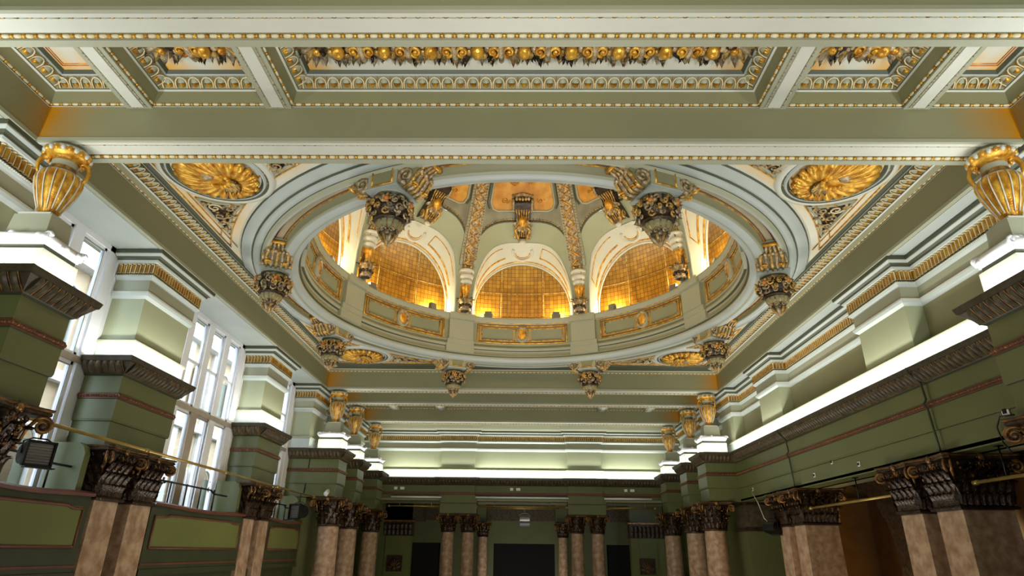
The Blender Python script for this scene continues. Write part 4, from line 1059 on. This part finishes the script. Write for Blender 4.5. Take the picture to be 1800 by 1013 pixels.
# ribs, dome columns, consoles, painted panels, lamps
def rib():
    root = empty('dome_rib', (DC[0], DC[1], 0)); tag(root, 'x', 'rib', 'lattice ribs rising over the dome')
    zs = [7.75+i*.22 for i in range(19)]
    mb = MB(); P = []
    for z in zs: r = RD(z); w_ = .17*(.62+.38*r/4.3); P.append([(r-.0, -w_*1.5, z), (r-.05, -w_*1.5, z), (r-.05, -w_, z), (r-.1, -w_, z), (r-.1, w_, z), (r-.05, w_, z), (r-.05, w_*1.5, z), (r, w_*1.5, z)])
    mb.grid(P, ['olive', 'sage', 'slate', 'bronze', 'slate', 'sage', 'olive'], False); mb.build('band', root)
    mb = MB(); 
    for i in range(len(zs)-1):
        z, z2 = zs[i], zs[i+1]; w_ = .14*(.62+.38*RD(z)/4.3)
        sg = 1 if i % 2 else -1; mb.tube([(RD(z)-.12, sg*w_, z), (RD((z+z2)/2)-.13, 0, (z+z2)/2), (RD(z2)-.12, -sg*w_, z2)], .014, 'oldgold', 4); mb.tube([(RD(z)-.12, -sg*w_, z), (RD((z+z2)/2)-.14, 0, (z+z2)/2), (RD(z2)-.12, sg*w_, z2)], .02, 'gold', 5)
        for s_ in (-1, 1):
            mb.ball((RD(z)-.13, s_*w_*.5, z+.11), (.03, .045, .05), 'clay' if (i+s_) % 3 == 0 else 'oldgold', 6, 4); mb.ball((RD(z)-.12, s_*w_*.9, z+.04), (.02, .03, .03), 'bronze', 5, 4)
    mb.build('lattice', root)
    mb = MB()
    for i in range(46):
        z = 7.95+i*.075; r = RD(z); w_ = .17*(.62+.38*r/4.3)
        for s_ in (-1, 1): mb.ball((r-.06, s_*w_*1.25, z), (.028, .028, .026), 'oldgold', 5, 4)
    mb.build('beading', root); return root
RN = {67.5: 'right of the centre panel', 112.5: 'left of the centre panel', 22.5: 'toward the right side', 157.5: 'toward the left side', 202.5: 'at the far left of the opening', 337.5: 'at the far right of the opening'}
rb = None
for a, lb in RN.items():
    if rb is None: rb = rib(); q = rb; rb.rotation_euler = (0, 0, R_(a))
    else: q = dup(rb, None, R_(a))
    q['label'] = 'gold lattice rib of the dome between bead rows, '+lb
def dome_col():
    root = empty('dome_colonnette'); tag(root, 'x', 'colonnette', 'colonnettes at the foot of the dome ribs')
    mb = MB(); mb.lathe([(.12, 0), (.17, .03), (.12, .08), (.1, .2)], 'bronze', 12)
    for i in range(9):
        a = 2*PI*i/9
        mb.M = Matrix.Translation((0, 0, .05)) @ Matrix.Rotation(a, 4, 'Z') @ Matrix.Translation((0, .1, 0)); mb.leaf(.36, .17, 'bronze', .4, .03); mb.M = Matrix.Identity(4)
        mb.ball((.17*cos(a), .17*sin(a), .3), .05, 'oldgold', 6, 4); mb.ball((.15*cos(a+.3), .15*sin(a+.3), .15), .05, 'brown', 6, 4)
    mb.build('foliage', root)
    mb = MB(); mb.lathe([(.09, .3), (.08, .5), (.12, .68), (.15, .78), (.12, .84), (.17, .88), (.17, .94), (.12, .97)], ['oldgold', 'gold', 'gold', 'sage', 'pale', 'pale', 'gold'], 16); mb.build('stem', root)
    mb = MB(); mb.lathe([(.13, .97), (.2, 1.02), (.21, 1.1), (.15, 1.14), (.18, 1.18), (.23, 1.2), (.23, 1.26), (.16, 1.3), (.14, 1.6)], ['pale', 'pale', 'gold', 'pale', 'pale', 'pale', 'oldgold', 'oldgold'], 16)
    for i in range(10): a = 2*PI*i/10; mb.ball((.16*cos(a), .16*sin(a), 1.36+.12*(i % 2)), (.05, .05, .07), 'oldgold', 6, 4)
    mb.build('capital', root)
    return root
dc = None
for a, lb in RN.items():
    p = dpol(4.3, a, 6.35)
    if dc is None: dc = dome_col(); dc.location = p; dc.rotation_euler = (0, 0, R_(a)); q = dc
    else: q = dup(dc, p, R_(a))
    q['label'] = 'white and gold colonnette below the dome rib '+lb
def console():
    """local -x points to the dome centre, z up"""
    root = empty('arch_console'); tag(root, 'x', 'console', 'scrolled consoles over the dome arches')
    k = 'bronze'; path = [(.0, 1.3), (-.2, 1.38), (-.36, 1.3), (-.4, 1.15), (-.32, 1.02), (-.22, .9), (-.2, .7), (-.16, .5), (-.06, .35), (.05, .3)]
    mb = MB(); P = [[(x, -.17-.05*(z > 1), z), (x, .17+.05*(z > 1), z)] for x, z in path]; mb.grid(P, 'brown', True)
    for y in (-.19, .19):
        for x, z in ((0, 0),): pass
        mb.add([(x, y*1.1, z) for x, z in path]+[(.3, y, .3), (.3, y, 1.3)], [tuple(range(len(path)+2))], 'brown')
    for i in range(6):
        y = -.15+.3*i/5; mb.tube([(x-.015, y*(1.2 if z > 1 else 1), z) for x, z in path[4:9]], .022, 'oldgold', 5)
    mb.build('body', root)
    mb = MB()
    for s_ in (-1, 1):
        mb.spiral((-.22, s_*.25, 1.15), .16, 1.7, .04, k, 'y', 1, PI*.6, 0, 6, 10); mb.spiral((-.06, s_*.2, .42), .1, 1.5, .03, 'oldgold', 'y', -1, -PI*.5, 0, 6, 10)
    mb.tube([(-.2, -.28, 1.37), (-.24, 0, 1.42), (-.2, .28, 1.37)], .06, k, 6)
    for i in range(5): mb.ball((-.4, -.16+.08*i, 1.28), (.04, .045, .05), 'oldgold' if i % 2 else k, 6, 4)
    mb.build('volute', root)
    mb = MB(); mb.ball((-.3, 0, .72), (.08, .12, .14), 'gold', 10, 6)
    for i in range(7):
        a = -1.2+2.4*i/6; mb.M = Matrix.Translation((-.26, 0, .72)) @ Matrix.Rotation(a, 4, 'X') @ Matrix.Rotation(PI/2, 4, 'Z') @ Matrix.Rotation(PI, 4, 'X'); mb.leaf(.32, .13, 'oldgold' if i % 2 else k, .2, .03); mb.M = Matrix.Identity(4)
    for s_ in (-1, 1): mb.tube([(-.25, s_*.06, .62), (-.24, s_*.2, .5), (-.16, s_*.12, .3), (-.1, s_*.06, .2)], [.03, .04, .04, .02], 'oldgold', 5)
    mb.ball((-.12, 0, .2), (.05, .1, .06), 'pale', 8, 5)
    mb.build('leaf_mask', root)
    return root
CN = {90: 'over the middle arch', 45: 'over the arch right of the middle', 135: 'over the arch left of the middle', 0: 'over the rightmost arch', 180: 'over the leftmost arch'}
cn = None
for a, lb in CN.items():
    p = dpol(4.0, a, 8.32)
    if cn is None: cn = console(); cn.location = p; q = cn; cn.scale = (1.1, 1.1, 1.15)
    else: q = dup(cn, p, R_(a))
    q.rotation_euler = (0, -R_(22), R_(a))
    q['label'] = 'dark scrolled console with gilded leaves '+lb
for a, lb in CN.items():
    root = empty('painted_panel', (DC[0], DC[1], 0), R_(a)); tag(root, 'amber painted dome panel '+lb.replace('over', 'above'), 'panel', 'amber painted panels of the dome')
    def PT(u, z, d): t = R_(u); r = RD(z)-d; return (r*cos(t), r*sin(t), z)
    outl = []
    zz = [9.32, 9.3, 9.34, 9.5, 9.9, 10.3, 10.8, 11.3]; hw = [9, 12, 14.5, 16, 15.7, 15.2, 14.5, 13]
    mb = MB(); P = [[PT(w_*(2*j/12-1), z if i > 1 or abs(2*j/12-1) > .3 else z, .04) for j in range(13)] for i, (z, w_) in enumerate(zip(zz, hw))]
    mb.grid(P, 'orange', True); mb.build('painting', root)
    mb = MB(); L1 = [PT(-w_-.3, z, .05) for z, w_ in zip(zz, hw)][::-1]+[PT(w_+.3, z, .05) for z, w_ in zip(zz, hw)]
    mb.tube(L1, .035, 'sage', 5); mb.tube([tuple(Vector(p)*1) for p in [PT(-w_-2, z, .04) for z, w_ in zip(zz[2:], hw[2:])]], .025, 'slate', 5); mb.tube([PT(w_+2, z, .04) for z, w_ in zip(zz[2:], hw[2:])], .025, 'slate', 5)
    mb.build('frame', root)
    mb = MB()
    for u, z, r_ in ((-5, 10.1, .14), (5, 10.1, .14), (-9, 9.6, .12), (9, 9.6, .12), (0, 10.5, .18), (-10, 10.2, .1), (10, 10.2, .1)):
        mb.M = Matrix.Rotation(R_(u), 4, 'Z'); mb.spiral((RD(z)-.06, 0, z), r_, 1.5, .022, 'gold', 'x', 1 if u > 0 else -1, PI, 0, 5, 10); mb.M = Matrix.Identity(4)
    mb.build('scroll_ornament', root)
    for d in (-12.2, 12.2):
        pl = dpol(4.78, a+d, 6.34); r2 = empty('floodlight', pl, R_(a)); tag(r2, 'small grey floodlight on the drum ledge %s, %s side' % (lb.replace('over', 'behind'), 'left' if d > 0 else 'right'), 'floodlight', 'floodlights behind the dome arches')
        mb = MB(); mb.box(-.07, .07, -.1, .1, .02, .26, 'steel', .02, 0); mb.box(-.02, .02, -.13, -.1, 0, .2, 'steel'); mb.box(-.02, .02, .1, .13, 0, .2, 'steel'); mb.build('housing', r2)
        mb = MB(); mb.box(.071, .078, -.08, .08, .06, .24, 'lamp'); mb.build('lens', r2)
DW = 11
for i in range(8):
    if i in (6,): pass
    for d in (-13, 13):
        l = bpy.data.lights.new('dome_light', 'POINT'); l.energy = DW*2.9; l.color = (1, .8, .46); l.shadow_soft_size = .08
        o = bpy.data.objects.new('dome_light', l); COL.objects.link(o); o.location = dpol(4.93, 45*i+d, 6.62)
l = bpy.data.lights.new('dome_light', 'POINT'); l.energy = 95; l.color = (1, .88, .66); l.shadow_soft_size = .4  # added fill in mid-air at the dome centre, no fixture there
o = bpy.data.objects.new('dome_light', l); COL.objects.link(o); o.location = (0, 12.5, 7.2)

# ---------------- urns and pedestals
def make_urn():
    root = empty('urn'); tag(root, 'x', 'urn', 'gilded urns under the beam ends')
    mb = MB(); n = 60; prof = [(.13, .05), (.15, .09), (.22, .2), (.29, .34), (.315, .43), (.30, .49), (.25, .53)]
    P = []
    for i in range(n):
        a = 2*PI*i/n; row = []
        for j, (r, z) in enumerate(prof):
            f = 1+(.07*(abs(sin(a*7.5))-.5) if 0 < j < 6 else 0); row.append((r*f*cos(a), r*f*sin(a), z))
        P.append(row)
    mb.grid(P, 'gold', True, True)
    for i in range(15):
        a = 2*PI*i/15; mb.tube([((r*.985+.008)*cos(a), (r*.985+.008)*sin(a), z) for r, z in prof[1:]], .011, 'pale', 4)
    mb.build('body', root)
    mb = MB(); mb.lathe([(0, 0), (.15, 0), (.17, .02), (.15, .04), (.13, .05)], ['oldgold', 'gold', 'oldgold', 'gold'], 20); mb.build('foot', root)
    mb = MB(); mb.lathe([(.25, .53), (.23, .55), (.19, .57), (.18, .62), (.185, .68), (.2, .71), (.21, .72)], ['pale', 'slate', 'oldgold', 'sage', 'gold', 'gold'], 24); mb.build('neck', root)
    mb = MB(); mb.lathe([(.19, .715), (.26, .72), (.31, .75), (.325, .79), (.31, .82), (.26, .83), (.24, .87), (.1, .87)], ['gold', 'gold', 'gold', 'pale', 'sage', 'olive', 'olive'], 30)
    for i in range(22): a = 2*PI*i/22; mb.ball((.315*cos(a), .315*sin(a), .775), (.038, .038, .034), 'gold' if i % 2 else 'pale', 6, 5)
    mb.build('rim', root)
    for s in (-1, 1):
        mb = MB(); pts = [(s*.29, .5), (s*.33, .56), (s*.34, .63), (s*.31, .7), (s*.24, .73), (s*.2, .7), (s*.23, .66)]
        for y in (-.035, 0, .035): mb.tube([(x, y, z) for x, z in pts], [.02, .025, .026, .028, .026, .02, .014], 'gold', 6)
        mb.tube([(s*.29, 0, .5), (s*.31, 0, .44), (s*.3, 0, .36)], [.03, .028, .008], 'gold', 6)
        mb.build('handle', root)
    return root
def make_pedestal():
    """stands on the cornice (z 2.72)"""
    root = empty('urn_pedestal'); tag(root, 'x', 'pedestal', 'pedestals carrying the urns')
    mb = MB(); mb.box(-.36, .36, -.29, .29, 0, .3, 'pale'); mb.box(-.33, .33, -.26, .26, .3, .36, 'slate'); mb.build('plinth', root)
    mb = MB(); mb.box(-.35, .35, -.28, .28, .36, .4, 'white')
    loop = [(-.34, -.27), (.34, -.27), (.34, .27), (-.34, .27), (-.34, -.27)]
    mb.tube([(x, y, .44) for x, y in loop], .065, 'white', 8)
    rnd = random.Random(5)
    for i in range(4):
        (x0, y0), (x1, y1) = loop[i], loop[i+1]
        for t in [q/9 for q in range(10)]:
            if .15 < t < .35 or .65 < t < .85: continue
            mb.ball((x0+(x1-x0)*t+rnd.uniform(-.02, .02), y0+(y1-y0)*t+rnd.uniform(-.02, .02), .45+rnd.uniform(-.03, .04)), (.05, .05, .045), 'white', 6, 4)
    for x, y in loop[:4]: mb.spiral((x*1.06, y*1.08, .45), .06, 1.3, .02, 'white', 'y', 1, 0, 0, 5, 8)
    mb.build('garland', root)
    mb = MB(); mb.box(-.24, .24, -.19, .19, .46, .8, 'sage', .02, .02); mb.box(-.19, .19, -.16, .16, .8, .83, 'pale'); mb.build('block', root)
    return root
u0_, pd0 = make_urn(), make_pedestal(); first = True
for yi, (yc, nm) in enumerate(((6.28, 'nearest the camera'), (18.72, 'first of the three far ones'), (20.92, 'second of the three far ones'), (23.98, 'last of the three far ones'))):
    for s in (-1, 1):
        sd = 'left' if s < 0 else 'right'; x = s*5.64
        a, b = (u0_, pd0) if first else (dup(u0_), dup(pd0)); first = False
        a.location = (x, yc+.02, 3.555); b.location = (x, yc, 2.722); a.scale = (.76, .76, 1.13)
        a.rotation_euler = (0, 0, R_(-32)*s)
        a['label'] = 'gilded two-handled urn under a beam end on the %s, %s' % (sd, nm); b['label'] = 'white garlanded pedestal under the %s urn, %s' % (sd, nm)

# ---------------- garlands in the near coffers
def garland(x0, x1, y, z, n, lb):
    root = empty('ceiling_garland', ((x0+x1)/2, y, z)); root.scale = (1, 1.15, 1); tag(root, lb, 'garland', 'carved garlands in the near coffers')
    L = x1-x0; rnd = random.Random(int(x0*10)+50)
    mb = MB(); mb.tube([(-L/2+L*i/40, .015*sin(i*1.1), -.07) for i in range(41)], .07, 'brown', 6)
    for i in range(int(L*22)):
        x = -L/2+L*(i+.5)/int(L*22)
        for s_ in (-1, 1):
            mb.M = Matrix.Translation((x, s_*.05, -.06)) @ Matrix.Rotation(rnd.uniform(-.9, .9)+(0 if s_ > 0 else PI), 4, 'Z') @ Matrix.Rotation(-1.25, 4, 'X'); mb.leaf(.17+.05*rnd.random(), .1, rnd.choice(['bronze', 'brown', 'oldgold']), .5, .02)
        mb.M = Matrix.Identity(4)
        mb.ball((x, rnd.uniform(-.08, .08), -.12), (.035, .035, .03), rnd.choice(['bronze', 'brown', 'oldgold']), 6, 4)
    mb.build('foliage', root)
    st = L/n
    for i in range(n+1):
        x = -L/2+st*i
        if 0 < i < n or n < 3:
            if n < 3 and i != 1: continue
            mb = MB(); mb.tube([(x, -.17, -.05), (x, -.12, -.15), (x, 0, -.18), (x, .14, -.15), (x, .2, -.05)], [.03, .035, .04, .035, .015], 'bronze', 6)
            for s_ in (-1, 1): mb.spiral((x+s_*.09, 0, -.17), .075, 1.5, .022, 'gold', 'z', s_, PI/2, .02, 5, 10); mb.ball((x+s_*.09, 0, -.18), (.03, .03, .03), 'gold', 6, 4)
            mb.build('ribbon_clasp', root)
        if i < n:
            mb = MB(); xm = x+st/2; mb.ball((xm, 0, -.18), (.075, .085, .075), 'gold', 10, 7)
            for q in range(7): a = 2*PI*q/7; mb.ball((xm+.11*cos(a), .11*sin(a), -.13), (.045, .045, .035), 'oldgold' if q % 2 else 'bronze', 6, 4)
            mb.build('gilded_fruit', root)
    for s_ in (-1, 1):
        mb = MB(); xe = s_*(L/2)
        for q in range(7):
            a = -1.3+2.6*q/6; mb.M = Matrix.Translation((xe, 0, -.08)) @ Matrix.Rotation(a-s_*PI/2, 4, 'Z') @ Matrix.Rotation(-1.3, 4, 'X'); mb.leaf(.24, .1, 'oldgold' if q % 2 else 'bronze', .5, .02); mb.M = Matrix.Identity(4)
        mb.ball((xe, .05, -.12), .05, 'gold', 8, 5); mb.build('leaf_end', root)
garland(-2.4, 2.4, 5.38, 5.41, 9, 'long carved garland with gilded fruit in the wide central coffer')
garland(-4.2, -3.5, 5.36, 5.41, 2, 'short carved garland in the small left coffer')
garland(3.5, 4.2, 5.36, 5.41, 2, 'short carved garland in the small right coffer')

# ---------------- left gallery parapet, rails, fins
def parapet(y0, y1, lb):
    root = empty('gallery_parapet', (-6.13, y0, -.42)); tag(root, lb, 'parapet', 'panelled parapets of the left gallery')
    L = y1-y0; mb = MB(); mb.box(-.1, 0, 0, L, 0, 1.08, 'dkgreen'); mb.box(-.12, .015, 0, L, 0, .1, 'dkgreen'); mb.box(-.11, .01, 0, L, .16, .19, 'red'); mb.build('body', root)
    mb = MB(); nseg = 12; P = [[(-.14, L*i/nseg, 1.06+.02*cos(2*PI*i/nseg)), (.05, L*i/nseg, 1.06+.02*cos(2*PI*i/nseg)), (.06, L*i/nseg, 1.1+.02*cos(2*PI*i/nseg)), (.0, L*i/nseg, 1.13+.02*cos(2*PI*i/nseg)), (-.14, L*i/nseg, 1.12+.02*cos(2*PI*i/nseg))] for i in range(nseg+1)]
    mb.grid(P, 'red', False); mb.build('rail_cap', root)
    mb = MB(); a, b = .14, L-.14; mb.box(0, .012, a, b, .42, .94, 'panelgreen')
    top = [(.012, a+(b-a)*i/20, .94-(.0 if .12 < i/20 < .88 else .03)) for i in range(21)]
    mb.tube(top, .022, 'red', 5)
    for q in ([(.012, a, .42), (.012, b, .42)], [(.012, a, .42), (.012, a, .92)], [(.012, b, .42), (.012, b, .92)]): mb.tube(q, .022, 'red', 5)
    mb.build('panel', root)
parapet(6.7, 9.18, 'dark green panelled gallery parapet at the lower left, nearest the camera')
parapet(10.76, 14.42, 'long green panelled gallery parapet between the two left pillar pairs')
parapet(15.9, 18.3, 'green panelled gallery parapet beyond the second left pillar pair')
def handrail(y0, y1, lb):
    root = empty('metal_handrail', (-6.35, y0, .68)); tag(root, lb, 'handrail', 'thin iron handrails on the left gallery')
    L = y1-y0; n = max(2, int(L/.55)); mb = MB(); mb.tube([(0, 0, .42), (0, L*.75, .42), (0, L*.8, .36), (0, L, .36)], .018, 'black', 6); mb.build('rail', root)
    for i in range(n):
        y = L*(.04+.76*i/(n-1)); mb = MB(); mb.tube([(0, y, 0), (0, y, .42)], .014, 'black', 6); mb.ball((0, y, .42), .026, 'black', 6, 5); mb.build('post', root)
handrail(6.8, 8.9, 'thin black handrail above the nearest gallery parapet'); handrail(10.9, 13.9, 'thin black handrail on the parapet between the left pillars'); handrail(15.95, 17.9, 'thin black handrail on the farthest left parapet')
for y, lb in ((8.95, 'behind the first pair of left pillars'), (14.2, 'behind the second pair of left pillars'), (18.1, 'beside the far left columns')):
    mb = MB(); pts = [(-.42, .06), (.1, .06), (.1, .56), (.06, .66), (-.02, .72), (-.42, .72)]
    n = len(pts); v = [(x, -.06, z) for x, z in pts]+[(x, .06, z) for x, z in pts]
    mb.add(v, [tuple(range(n)), tuple(range(2*n-1, n-1, -1))]+[(i, (i+1) % n, (i+1) % n+n, i+n) for i in range(n)], 'green')
    tag(mb.build('gallery_screen', None, (-6.3, y, .66)), 'light green round-cornered gallery screen '+lb, 'screen', 'round-cornered green screens of the left gallery')
# brass lighting pipes
def pipe(pts, r, name, lb, cat='pipe', k='brass', grp=None, joints=True):
    c = Vector(pts[0]); root = empty(name, c); tag(root, lb, cat, grp); mb = MB(); mb.tube([tuple(Vector(p)-c) for p in pts], r, k, 8); mb.build('tube', root)
    if joints:
        L = (Vector(pts[-1])-c); n = max(1, int(L.length/2.6))
        for i in range(n+1):
            q = L*(i/n if n else 0); d = L.normalized(); mb = MB(); mb.tube([tuple(q-d*.05), tuple(q+d*.05)], r*1.5, k, 8); mb.build('coupling', root)
    return root
pipe([(-5.84, 6.9, 1.40), (-5.84, 18.2, 1.375)], .024, 'lighting_pipe', 'long brass lighting pipe running along the tops of the left capitals')
pipe([(6.3, 10.95, .965), (6.3, 14.3, .965)], .024, 'lighting_pipe', 'brass lighting pipe hung between the two right pillar pairs', grp='pipes of the right gallery')
pipe([(6.3, 6.6, .97), (6.3, 9.0, .97)], .024, 'lighting_pipe', 'short brass lighting pipe at the right edge before the first right pillar', grp='pipes of the right gallery')
for x, y, lb in ((6.3, 12.2, 'between the right pillar pairs'), (6.3, 8.4, 'near the right edge')):
    mb = MB(); mb.tube([(0, 0, -.4), (0, 0, 0)], .012, 'black', 6); mb.box(-.04, .04, -.04, .04, -.02, 0, 'black'); tag(mb.build('hanger_rod', None, (x, y, 1.385)), 'thin dark rod hanging a brass pipe '+lb, 'rod')
def spot(loc, s, lb, aim=0, k='black'):
    root = empty('stage_spotlight', loc, aim); tag(root, lb, 'spotlight', 'stage spotlights'); root.scale = (s, s, s)
    body = MB(); n = 12; arc = [(.16*cos(PI/2+PI*i/n)*1.25+.02, .16*sin(PI/2+PI*i/n)) for i in range(n+1)]+[(.1, -.19), (.1, .19)]
    m_ = len(arc); v = [(x, y, z-.3) for x in (-.19, .19) for y, z in arc]
    body.add(v, [tuple(range(m_)), tuple(range(2*m_-1, m_-1, -1))]+[(i, (i+1) % m_, (i+1) % m_+m_, i+m_) for i in range(m_)], k)
    for q in ((-.2, .2, .16, .19), (-.2, .2, -.19, -.16)): body.box(q[0], q[1], .1, .16, q[2]-.3, q[3]-.3, k)
    for x in (-.2, .17): body.box(x, x+.03, .1, .16, -.49, -.11, k)
    body.build('housing', root)
    mb = MB(); mb.box(-.165, .165, .1, .12, -.455, -.145, 'lens_brown')
    for i in range(7): mb.box(-.165, .165, .12, .126, -.44+.042*i, -.43+.042*i, 'steel')
    mb.build('lens', root)
    mb = MB(); mb.tube([(-.2, 0, -.3), (-.21, 0, -.12), (-.1, 0, -.06), (.1, 0, -.06), (.21, 0, -.12), (.2, 0, -.3)], .012, k, 6); mb.tube([(0, 0, -.06), (0, 0, .17)], .014, k, 6); mb.build('yoke', root)
    mb = MB(); mb.box(-.2, .2, .16, .3, -.52, -.505, k); mb.build('barn_door', root)
spot((-5.84, 7.52, 1.25), .78, 'large black stage spotlight hanging from the brass pipe at the left', R_(238))
spot((-5.84, 17.1, 1.22), 1.0, 'small dark stage spotlight at the far end of the left pipe', R_(150))
spot((5.95, 15.75, .86), .8, 'small black spotlight clamped by the farther right pillars', R_(-60))
spot((.15, 25.62, 1.47), 1.0, 'grey projector lamp hanging over the middle of the far colonnade', 0, 'steel')
# far pipes
for x0, x1, z, k, nm, lb in ((-5.1, -3.12, 1.96, 'white', 'light_tube', 'white tube under the back lintel, left bay'), (-1.78, 1.86, 1.97, 'white', 'light_tube', 'white tube under the back lintel, middle bay'), (3.25, 5.1, 1.97, 'white', 'light_tube', 'white tube under the back lintel, right bay'),
                        (-5.2, -3.1, 1.64, 'brass', 'lighting_pipe', 'brass pipe across the left bay of the far colonnade'), (-1.75, 1.8, 1.65, 'brass', 'lighting_pipe', 'brass pipe across the middle bay of the far colonnade'), (3.3, 5.25, 1.65, 'brass', 'lighting_pipe', 'brass pipe across the right bay of the far colonnade')):
    yy = 25.38 if k == 'white' else 25.62
    pr_ = pipe([(x0, yy, z), (x1, yy, z)], .032 if k == 'white' else .03, nm, lb, 'tube' if k == 'white' else 'pipe', k, None, k != 'white')
    if k != 'white':
        for f_ in (.2, .8): mb = MB(); mb.tube([((x1-x0)*f_, 0, 0), ((x1-x0)*f_, 0, 1.85-z)], .012, 'steel', 6); mb.build('hanger', pr_)
for x0, x1, lb in ((-4.9, -2.4, 'left'), (-1.6, 1.75, 'middle'), (2.5, 4.9, 'right')):
    pipe([(x0, 30.5, 1.9), (x1, 30.5, 1.9)], .03, 'lighting_pipe', 'thin rear pipe in the dark, %s bay of the far colonnade' % lb, joints=False)
# plates, camera, conduits, cables
for (x, y, z, s, lb) in ((6.165, 17.27, 1.62, .07, 'small white plate at the far end of the right entablature'), (6.165, 13.54, 1.57, .07, 'small white plate, leftmost of the three over the right arch'), (6.165, 12.69, 1.73, .07, 'small white plate, highest of the three over the right arch'),
                         (6.165, 11.69, 1.56, .07, 'small white plate, rightmost of the three over the right arch'), (6.165, 7.92, 1.73, .1, 'white square plate near the right edge of the entablature')):
    root = empty('wall_plate', (x, y, z)); tag(root, lb, 'plate', 'white plates on the right entablature')
    mb = MB(); mb.box(-.012, 0, -s*.6, s*.6, -s*.6, s*.6, 'plastic'); mb.build('plate', root)
    mb = MB(); mb.box(-.03, -.011, -s*.25, s*.25, -s*.3, s*.3, 'black'); mb.build('socket', root)
for x, lb in ((-4.85, 'left bay'), (-.25, 'middle bay'), (4.25, 'right bay')):
    root = empty('emergency_light', (x, 25.58, 2.3)); tag(root, 'small white twin light on the back frieze, %s' % lb, 'light', 'small twin lights on the back wall')
    for i, dx in enumerate((-.12, .12)): mb = MB(); mb.box(dx-.06, dx+.06+.04*i, -.05, 0, -.05, .05, 'plastic'); mb.build('lamp_head', root)
root = empty('security_camera', (-5.5, 18.25, 1.5)); tag(root, 'small white security camera on top of the first far left capital', 'camera')
mb = MB(); mb.M = Matrix.Rotation(R_(115), 4, 'X'); mb.lathe([(0, -.12), (.06, -.12), (.065, .1), (.05, .12), (0, .12)], 'plastic', 12); mb.build('housing', root)
mb = MB(); mb.tube([(0, 0, -.1), (0, .02, 0)], .02, 'plastic', 6); mb.build('bracket', root)
def conduit(y, x, lb, s=1):
    pts = []
    for z, o_ in ((2.69, .235), (2.6, .22), (2.45, .07), (2.2, .05), (2.13, .1), (2.05, .06), (1.8, .05), (1.4, .03)): pts.append((x-s*o_, y, z))
    mb = MB(); c = pts[0]; mb.tube([(p[0]-c[0], 0, p[2]-c[2]) for p in pts], .018, 'dkgreen', 6); tag(mb.build('cable_conduit', None, c), lb, 'conduit')
conduit(14.5, 6.15, 'dark cable conduit down the right entablature above the farther pillars'); conduit(9.3, 6.15, 'dark cable conduit down the right entablature above the nearer pillars')
mb = MB(); mb.tube([(0, 0, 0), (-.02, .19, -.16), (-.04, .21, -.6), (-.08, .21, -1.2)], .014, 'black', 6); tag(mb.build('power_cable', None, (-6.1, 18.105, 2.66)), 'black cable running down the first far left entablature block', 'cable')
mb = MB(); mb.tube([(0, 0, 0), (-.06, -.5, -.3), (-.1, -.9, -.7), (-.08, -1.3, -.9)], .01, 'plastic', 6); tag(mb.build('power_cable', None, (6.1, 17.2, 1.55)), 'thin pale cable drooping from the far right plate to a spotlight', 'cable')
mb = MB(); mb.tube([(0, 0, 0), (-.03, .2, .02), (-.03, .3, -.1), (-.02, .28, -.3), (0, .2, -.45)], .01, 'black', 6); tag(mb.build('power_cable', None, (6.16, 7.8, 1.66)), 'thin black cable hanging from the near right plate', 'cable')
